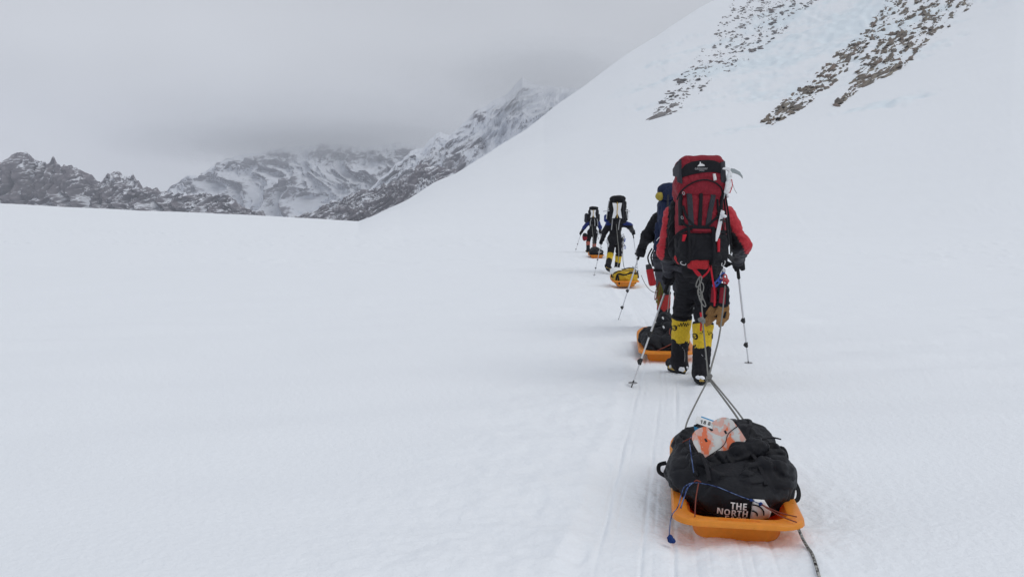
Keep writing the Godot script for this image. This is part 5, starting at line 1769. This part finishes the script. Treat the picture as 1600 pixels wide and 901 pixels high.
func navy_climber() -> void:
	var J := {
		"pelvis": Vector3(1.961, 0.943, -11), "chest": Vector3(1.964, 1.355, -11.05), "head": Vector3(1.995, 1.659, -11.2), "sh_l": Vector3(1.812, 1.402, -11.05), "sh_r": Vector3(2.138, 1.394, -11.05),
		"el_l": Vector3(1.695, 1.203, -11.1), "ha_l": Vector3(1.638, 1.012, -11.3), "el_r": Vector3(2.229, 1.164, -11.05), "ha_r": Vector3(2.302, 1.008, -11.4),
		"hip_l": Vector3(1.866, 0.895, -11), "kn_l": Vector3(1.896, 0.525, -11.05), "an_l": Vector3(1.91, 0.084, -11.1), "toe_l": Vector3(1.924, 0.008, -11.32),
		"hip_r": Vector3(2.065, 0.895, -11), "kn_r": Vector3(2.14, 0.497, -11.2), "an_r": Vector3(2.175, 0.088, -11.35), "toe_r": Vector3(2.211, 0.019, -11.58),
	}
	var who := person("person in black jacket and grey trousers behind the red pack's left side", J, {"cell": 0.016, "bulk": 0.98, "jacket": M.black_cloth, "trousers": M.grey_cloth, "gaiter": M.gaiter_red})
	var tip_l := Vector3(1.484, 0.002, -12.32)
	var tip_r := Vector3(2.588, 0.013, -12.3)
	gloves(who, J, tip_l - J.ha_l, tip_r - J.ha_r, M.black_cloth, 1.3, 0.008)
	pole("aluminium pole held out left by the person with the navy pack", J.ha_l, tip_l)
	pole("pole on the far side of the person with the navy pack", J.ha_r, tip_r)
	var pk := simple_pack("navy blue backpack with rounded top behind the red-jacketed person", Vector3(1.955, 1.379, -10.7), Vector3(0.2, 0.42, 0.16), M.navy_cloth, 0.014, -0.05)
	put("top_roll", net([cone(Vector3(1.82, 1.761, -10.66), Vector3(2.065, 1.768, -10.66), 0.085, 0.085)], 0.012, 0.03, {"amp": 0.012, "freq": 6.0, "crease": 0.012}), M.navy_cloth, pk)
	put("white_cord", tube([Vector3(1.71, 1.161, -10.5), Vector3(1.737, 1.199, -10.48), Vector3(1.778, 1.207, -10.46), Vector3(1.809, 1.185, -10.46)], 0.004, 5, 5), M.paper_white, pk)
	var ym := thing("foam_roll", "yellow rolled foam bundle on the navy pack's left shoulder", "foam roll", Vector3(1.758, 1.691, -10.6))
	put("roll", net([cone(Vector3(1.75, 1.683, -10.6), Vector3(1.844, 1.708, -10.66), 0.047, 0.047)], 0.008, 0.02, {"amp": 0.006, "freq": 9.0}), M.yellow_foam, ym)
	put("band", ring_of(Vector3(1.801, 1.695, -10.63), Vector2(0.048, 0.048), Basis.from_euler(Vector3(0, 1.4, 0)), 0.006), M.black_cloth, ym)
	var bt := thing("insulated_bottle", "red insulated bottle hanging by straps below the navy pack", "bottle", Vector3(1.727, 0.6, -10.8))
	put("cover", tube([Vector3(1.673, 0.819, -10.8), Vector3(1.678, 0.803, -10.8), Vector3(1.715, 0.631, -10.8), Vector3(1.719, 0.608, -10.8)], [0.03, 0.044, 0.046, 0.034], 14), M.bright_red, bt)
	put("lid", tube([Vector3(1.663, 0.866, -10.8), Vector3(1.674, 0.811, -10.8)], [0.034, 0.04], 14), M.black_plastic, bt)
	for x in [0, 5]:
		put("strap", strap([Vector3(1.685, 0.842, -10.8) + Vector3(x * 0.007, 0, 0), Vector3(1.657, 0.936, -10.8) + Vector3(x * 0.008, 0, 0), Vector3(1.664, 0.991, -10.78) + Vector3(x * 0.007, 0, 0), Vector3(1.706, 1.061, -10.8) + Vector3(x * 0.006, 0, 0)], 0.018, BACK, 4), M.black_cloth, bt)
	var belt := thing("climbing_harness", "black climbing harness round the grey trousers", "harness", Vector3(1.962, 0.879, -11))
	var loop := []
	for i in 17: loop.append(Vector3(1.961, 0.943, -11) + Vector3(cos(TAU * i / 16) * 0.225, 0, sin(TAU * i / 16) * 0.15))
	put("waist_belt", strap(loop, 0.05, Vector3.UP, 1).duplicate(), M.black_cloth, belt)
	for s in ["l", "r"]:
		var h: Vector3 = J["hip_" + s].lerp(J["kn_" + s], 0.3)
		put("leg_loop", ring_of(h, Vector2(0.118, 0.118), Basis.from_euler(Vector3(1.57, 0, 0)), 0.016), M.black_cloth, belt)
	# sledge with a black bag, beside the nearest climber's left boot
	var t0 := Vector3(1.62, -0.02, -9.32)
	sledge("orange sledge with black bag beside the nearest person's left boot", t0, -0.12)
	var made := sack("kit_bag", "black kit bag on the second sledge behind the left pole", "bag", t0 + Vector3(-0.02, 0.02, 0.0), -0.12, Vector3(0.215, 0.12, 0.5), M.dark_bag, 0.013, [[Vector3(0.1, 0.25, -0.05), Vector3(0.15, 0.1, 0.3)], [Vector3(-0.12, 0.17, 0.05), Vector3(0.13, 0.12, 0.3)], [Vector3(0.02, 0.33, -0.2), Vector3(0.1, 0.1, 0.16)]])
	for q in [[[-0.18, 0.14, 0.62], [-0.05, 0.19, 0.57], [0.06, 0.24, 0.48]], [[0.0, 0.32, 0.3], [-0.03, 0.28, 0.45], [0.02, 0.25, 0.5]]]:
		var pts := []
		for p in q: pts.append(t0 + p_of(p))
		put("cord", tube(pts, 0.005, 5, 5), M.cord_rust, made[0])
	for q in [Vector3(1.584, 0.38, -9.25), Vector3(1.549, 0.315, -9)]:
		put("white_label", net([ball(q, Vector3(0.01, 0.018, 0.008), Basis.from_euler(Vector3(0, 0, 0.5)))], 0.005, 0.01), M.paper_white, made[0])
	var rope := thing("climbing_rope", "thin pale rope running from the yellow bag to the grey trousers", "rope", Vector3(2.571, 0, -17.5))
	put("strand", tube([Vector3(2.657, 0.269, -18.2), Vector3(2.407, 0.256, -16), Vector3(2.189, 0.299, -14), Vector3(1.963, 0.423, -12), Vector3(1.913, 0.545, -11.2)], 0.006, 5, 8), M.rope_grey, rope)
	var tow := thing("hauling_rope", "hauling rope of the second sledge hidden behind the nearest person", "rope", t0 + Vector3(0, 0.1, -0.65))
	put("strand", tube([t0 + Vector3(0.1, 0.2, -0.62), t0 + Vector3(0.2, 0.35, -1.0), Vector3(1.946, 0.956, -10.7)], 0.006, 5, 6), M.rope_grey, tow)


func p_of(a: Array) -> Vector3:
	return Vector3(a[0], a[1], a[2])


func far_climbers() -> void:
	# third in line: black pack with a white anchor, yellow gaiters
	var J := {
		"pelvis": Vector3(2.761, 0.88, -23.8), "chest": Vector3(2.793, 1.187, -23.95), "head": Vector3(2.836, 1.549, -24.2), "sh_l": Vector3(2.62, 1.29, -23.95), "sh_r": Vector3(2.999, 1.307, -23.95),
		"el_l": Vector3(2.496, 1.084, -23.9), "ha_l": Vector3(2.422, 0.806, -24), "el_r": Vector3(3.165, 1.238, -23.9), "ha_r": Vector3(3.294, 1.062, -24.2),
		"hip_l": Vector3(2.676, 0.829, -23.8), "kn_l": Vector3(2.655, 0.499, -23.9), "an_l": Vector3(2.524, 0.185, -23.3), "toe_l": Vector3(2.61, 0.025, -23.45),
		"hip_r": Vector3(2.882, 0.829, -23.8), "kn_r": Vector3(2.892, 0.478, -24), "an_r": Vector3(2.855, 0.091, -24.1), "toe_r": Vector3(2.868, 0.007, -24.35),
	}
	var black := Color(0.014, 0.014, 0.018)
	var blue := Color(0.02, 0.04, 0.2)
	var paint := func(p: Vector3): return blue if p.y > J.sh_l.y - 0.03 and (p.x < J.sh_l.x + 0.02 or p.x > J.sh_r.x - 0.02) else black
	var who := person("person in black with yellow gaiters, third in the line", J, {"cell": 0.024, "bulk": 1.02, "paint": paint, "trousers": M.black_cloth, "gaiter": M.gaiter_yellow, "sole_l": 0.04, "heel_l": 0.09})
	var tip_l := Vector3(2.081, 0.006, -22.4)
	var tip_r := Vector3(3.445, -0.002, -24.2)
	gloves(who, J, tip_l - J.ha_l, tip_r - J.ha_r, M.black_cloth, 1.35, 0.012)
	pole("pole in the left hand of the third person in line", J.ha_l, tip_l)
	pole("pole in the right hand of the third person in line", J.ha_r, tip_r)
	var pk := simple_pack("black backpack with white anchor plate and yellow-gaitered wearer", Vector3(2.799, 1.681, -23.6), Vector3(0.23, 0.36, 0.17), M.black_cloth, 0.02, -0.04)
	for x in [947, 981]:
		put("side_gear", tube([Vector3(2.785, 1.915, -23.5) + Vector3((x - 965) * 0.0125, 0, 0), Vector3(2.789, 1.427, -23.5) + Vector3((x - 965) * 0.0165, 0, 0)], 0.014, 6), M.aluminium, pk)
		put("side_gear", tube([Vector3(2.781, 1.645, -23.45) + Vector3((x - 965) * 0.012, 0, 0), Vector3(2.781, 1.628, -23.45) + Vector3((x - 965) * 0.021, 0, 0)], 0.012, 6), M.aluminium, pk)
	for q in [[957, 343, 955.5, 357], [969, 344, 966.5, 360]]:
		put("hanging_strap", strap([Vector3(2.682, 1.427, -23.3) + Vector3((q[0] - 960) * 0.0168, 0, 0), Vector3(2.68, 1.293, -23.28) + Vector3((q[2] - 959) * 0.0168, 0, 0), Vector3(2.684, 1.142, -23.3) + Vector3((q[2] - 960) * 0.0168, 0, 0)], 0.024, BACK, 3), M.print_grey, pk)
	anchor_plate("white anchor plate with orange cord on the third person's pack", Vector3(2.746, 1.643, -23.22), 0.25, 0.4)
	put("side_roll", net([cone(Vector3(2.505, 1.495, -23.7), Vector3(2.506, 1.393, -23.7), 0.055, 0.055)], 0.018, 0.02), M.blue_cloth, pk)
	var gear := thing("gear_rack", "metal climbing gear hanging at the third person's right hip", "climbing gear", Vector3(2.978, 0.697, -23.6))
	for k in 7:
		put("carabiner", ring_of(Vector3(2.958, 0.986, -23.6) + Vector3(0.03 * (k % 3) - 0.02, -0.06 * k, 0.03), Vector2(0.022, 0.05), Basis.from_euler(Vector3(0.2, 0.6 * k, 0.4 * (k % 4) - 0.6)), 0.009, 5), [M.aluminium, M.print_grey, M.anodised_blue][k % 3], gear)
	for k in 3:
		put("carabiner", ring_of(Vector3(2.526, 0.833, -23.6) + Vector3(0.02 * k, -0.05 * k, 0.03), Vector2(0.022, 0.05), Basis.from_euler(Vector3(0.2, 0.6 * k, 0.3)), 0.009, 5), M.aluminium, gear)
	var t3 := Vector3(2.45, -0.01, -19.3)
	sledge("orange sledge under the yellow bag behind the third person", t3, -0.06)
	var made := sack("kit_bag", "yellow bag with black straps on the third sledge", "bag", t3 + Vector3(0.0, 0.03, 0.02), -0.06, Vector3(0.26, 0.145, 0.52), M.yellow_bag, 0.018, [[Vector3(0.1, 0.24, 0.1), Vector3(0.16, 0.11, 0.3)], [Vector3(-0.15, 0.2, 0.1), Vector3(0.14, 0.12, 0.3)]])
	for z in [-0.15, 0.2, 0.42]:
		var pts := []
		for k in 9:
			var a := PI * (0.02 + 0.96 * k / 8.0)
			pts.append(onto(made[1], 0.06, t3 + Vector3(cos(a) * 0.7, 0.16 + sin(a) * 0.7, z), Vector3(-cos(a), -sin(a), 0))[0] + Vector3(cos(a), sin(a), 0) * 0.012)
		put("strap", strap(pts, 0.03, Vector3.UP + BACK * 0.3, 3), M.black_cloth, made[0])
	var rear := []
	for q in [[-0.24, 0.14], [-0.2, 0.27], [-0.05, 0.25], [0.08, 0.3], [0.2, 0.27]]: rear.append(onto(made[1], 0.06, t3 + Vector3(q[0], q[1], 1.1), AHEAD)[0] + BACK * 0.012)
	put("strap", strap(rear, 0.035, BACK, 4), M.black_cloth, made[0])
	put("strap", strap([onto(made[1], 0.06, t3 + Vector3(-0.2, 0.24, 1.1), AHEAD)[0] + BACK * 0.014, onto(made[1], 0.06, t3 + Vector3(-0.19, 0.14, 1.1), AHEAD)[0] + BACK * 0.014, t3 + Vector3(-0.185, 0.06, 0.66)], 0.03, BACK, 4), M.black_cloth, made[0])
	put("white_pad", net([ball(t3 + Vector3(-0.19, 0.3, 0.12), Vector3(0.14, 0.09, 0.26))], 0.018, 0.03, {"amp": 0.012, "freq": 7.0}), M.paper_white, made[0])
	var hook := thing("ice_tool", "small ice tool lying on top of the yellow bag", "ice tool", t3 + Vector3(0.16, 0.36, 0.1))
	put("shaft", tube([t3 + Vector3(-0.1, 0.345, 0.2), t3 + Vector3(0.2, 0.375, 0.12)], 0.011, 6), M.aluminium, hook)
	put("head", tube([t3 + Vector3(0.17, 0.4, 0.05), t3 + Vector3(0.2, 0.385, 0.12), t3 + Vector3(0.24, 0.39, 0.2)], 0.012, 6, 3), M.axe_steel, hook)
	var tow := thing("hauling_rope", "pale hauling rope down the back of the third person", "rope", t3 + Vector3(0, 0.1, -0.65))
	put("strand", tube([t3 + Vector3(-0.1, 0.2, -0.62), Vector3(2.651, 0.54, -22), Vector3(2.758, 0.927, -23.2), Vector3(2.751, 1.292, -23.45)], 0.009, 5, 5), M.rope_grey, tow)
	put("strand", tube([t3 + Vector3(0.12, 0.2, -0.62), Vector3(2.639, 0.367, -21), Vector3(2.845, 0.607, -22.8), Vector3(2.926, 0.816, -23.6)], 0.009, 5, 5), M.rope_grey, tow)

	# first in line: blue sleeves, pink gaiters
	J = {
		"pelvis": Vector3(3.402, 0.898, -37.5), "chest": Vector3(3.441, 1.194, -37.65), "head": Vector3(3.489, 1.546, -37.9), "sh_l": Vector3(3.246, 1.302, -37.6), "sh_r": Vector3(3.625, 1.302, -37.6),
		"el_l": Vector3(3.054, 1.087, -37.55), "ha_l": Vector3(2.94, 0.84, -37.8), "el_r": Vector3(3.725, 1.087, -37.5), "ha_r": Vector3(3.743, 0.867, -37.8),
		"hip_l": Vector3(3.295, 0.845, -37.5), "kn_l": Vector3(3.225, 0.491, -37.6), "an_l": Vector3(3.21, 0.146, -37.4), "toe_l": Vector3(3.146, 0.058, -37.6),
		"hip_r": Vector3(3.511, 0.845, -37.5), "kn_r": Vector3(3.505, 0.462, -37.7), "an_r": Vector3(3.499, 0.102, -37.9), "toe_r": Vector3(3.518, 0.04, -38.1),
	}
	var paint2 := func(p: Vector3): return blue if p.y > 1.0 and (p.x < J.sh_l.x or p.x > J.sh_r.x) else black
	who = person("person with blue sleeves and pink gaiters, far ahead in the lead", J, {"cell": 0.03, "bulk": 1.0, "paint": paint2, "trousers": M.black_cloth, "gaiter": M.gaiter_pink, "sole_l": 0.02})
	tip_l = Vector3(2.616, -0.001, -37)
	tip_r = Vector3(3.916, 0.026, -38.5)
	gloves(who, J, tip_l - J.ha_l, tip_r - J.ha_r, M.black_cloth, 1.4, 0.016)
	pole("pole in the left hand of the person leading the line", J.ha_l, tip_l)
	pole("pole in the right hand of the person leading the line", J.ha_r, tip_r)
	pk = simple_pack("small black backpack worn by the person leading the line", Vector3(3.415, 1.637, -37.25), Vector3(0.22, 0.32, 0.17), M.black_cloth, 0.028, -0.04)
	put("side_roll", net([cone(Vector3(3.125, 1.597, -37.3), Vector3(3.113, 1.356, -37.3), 0.085, 0.085)], 0.025, 0.03), M.charcoal_cloth, pk)
	for q in [[924, 343, 922.5, 352], [929, 344, 929.5, 353], [933, 340, 934, 350]]:
		put("hanging_strap", strap([Vector3(3.375, 1.436, -36.95) + Vector3((q[0] - 927) * 0.027, 0, 0), Vector3(3.375, 1.304, -36.93) + Vector3((q[2] - 927) * 0.027, 0, 0), Vector3(3.377, 1.145, -36.95) + Vector3((q[2] - 927) * 0.027, 0, 0)], 0.03, BACK, 3), M.print_grey, pk)
	anchor_plate("white anchor plate on the leading person's small pack", Vector3(3.368, 1.648, -36.88), 0.23, 0.31)
	var mit := thing("hip_pouch", "dark red pouch hanging at the leading person's left hip", "pouch", Vector3(3.051, 0.499, -37.3))
	put("pouch", net([ball(Vector3(3.05, 0.66, -37.3), Vector3(0.1, 0.16, 0.08))], 0.025, 0.03, {"amp": 0.02, "freq": 6.0}), M.pack_red, mit)
	put("flap", net([ball(Vector3(3.061, 0.767, -37.28), Vector3(0.1, 0.09, 0.09))], 0.025, 0.03), M.black_cloth, mit)
	gear = thing("gear_rack", "metal gear hanging at the leading person's right hip", "climbing gear", Vector3(3.601, 0.633, -37.3))
	for k in 4:
		put("carabiner", ring_of(Vector3(3.599, 0.901, -37.3) + Vector3(0.03 * (k % 2), -0.09 * k, 0.03), Vector2(0.025, 0.055), Basis.from_euler(Vector3(0.2, 0.6 * k, 0.4 * (k % 4) - 0.6)), 0.012, 5), M.aluminium, gear)
	var t4 := Vector3(3.12, -0.005, -32.9)
	sledge("small far orange sledge behind the leading person", t4, -0.05)
	made = sack("kit_bag", "dark bag on the farthest sledge behind the leading person", "bag", t4 + Vector3(0.0, 0.03, 0.0), -0.05, Vector3(0.25, 0.15, 0.52), M.dark_bag, 0.024, [[Vector3(-0.05, 0.27, 0.1), Vector3(0.18, 0.13, 0.35)]])
	put("grey_print", panel(made[1], 0.06, [[t4 + Vector3(0.02, 0.26, 1.0), t4 + Vector3(0.16, 0.25, 1.0)], [t4 + Vector3(0.02, 0.2, 1.0), t4 + Vector3(0.1, 0.19, 1.0)]], AHEAD, 4, 3, 0.014), M.print_grey, made[0])
	tow = thing("hauling_rope", "thin hauling rope down the back of the leading person", "rope", t4 + Vector3(0, 0.1, -0.65))
	put("strand", tube([t4 + Vector3(0.0, 0.2, -0.62), Vector3(3.34, 0.5, -36.2), Vector3(3.357, 0.905, -37), Vector3(3.337, 1.224, -37.1)], 0.01, 5, 5), M.rope_grey, tow)
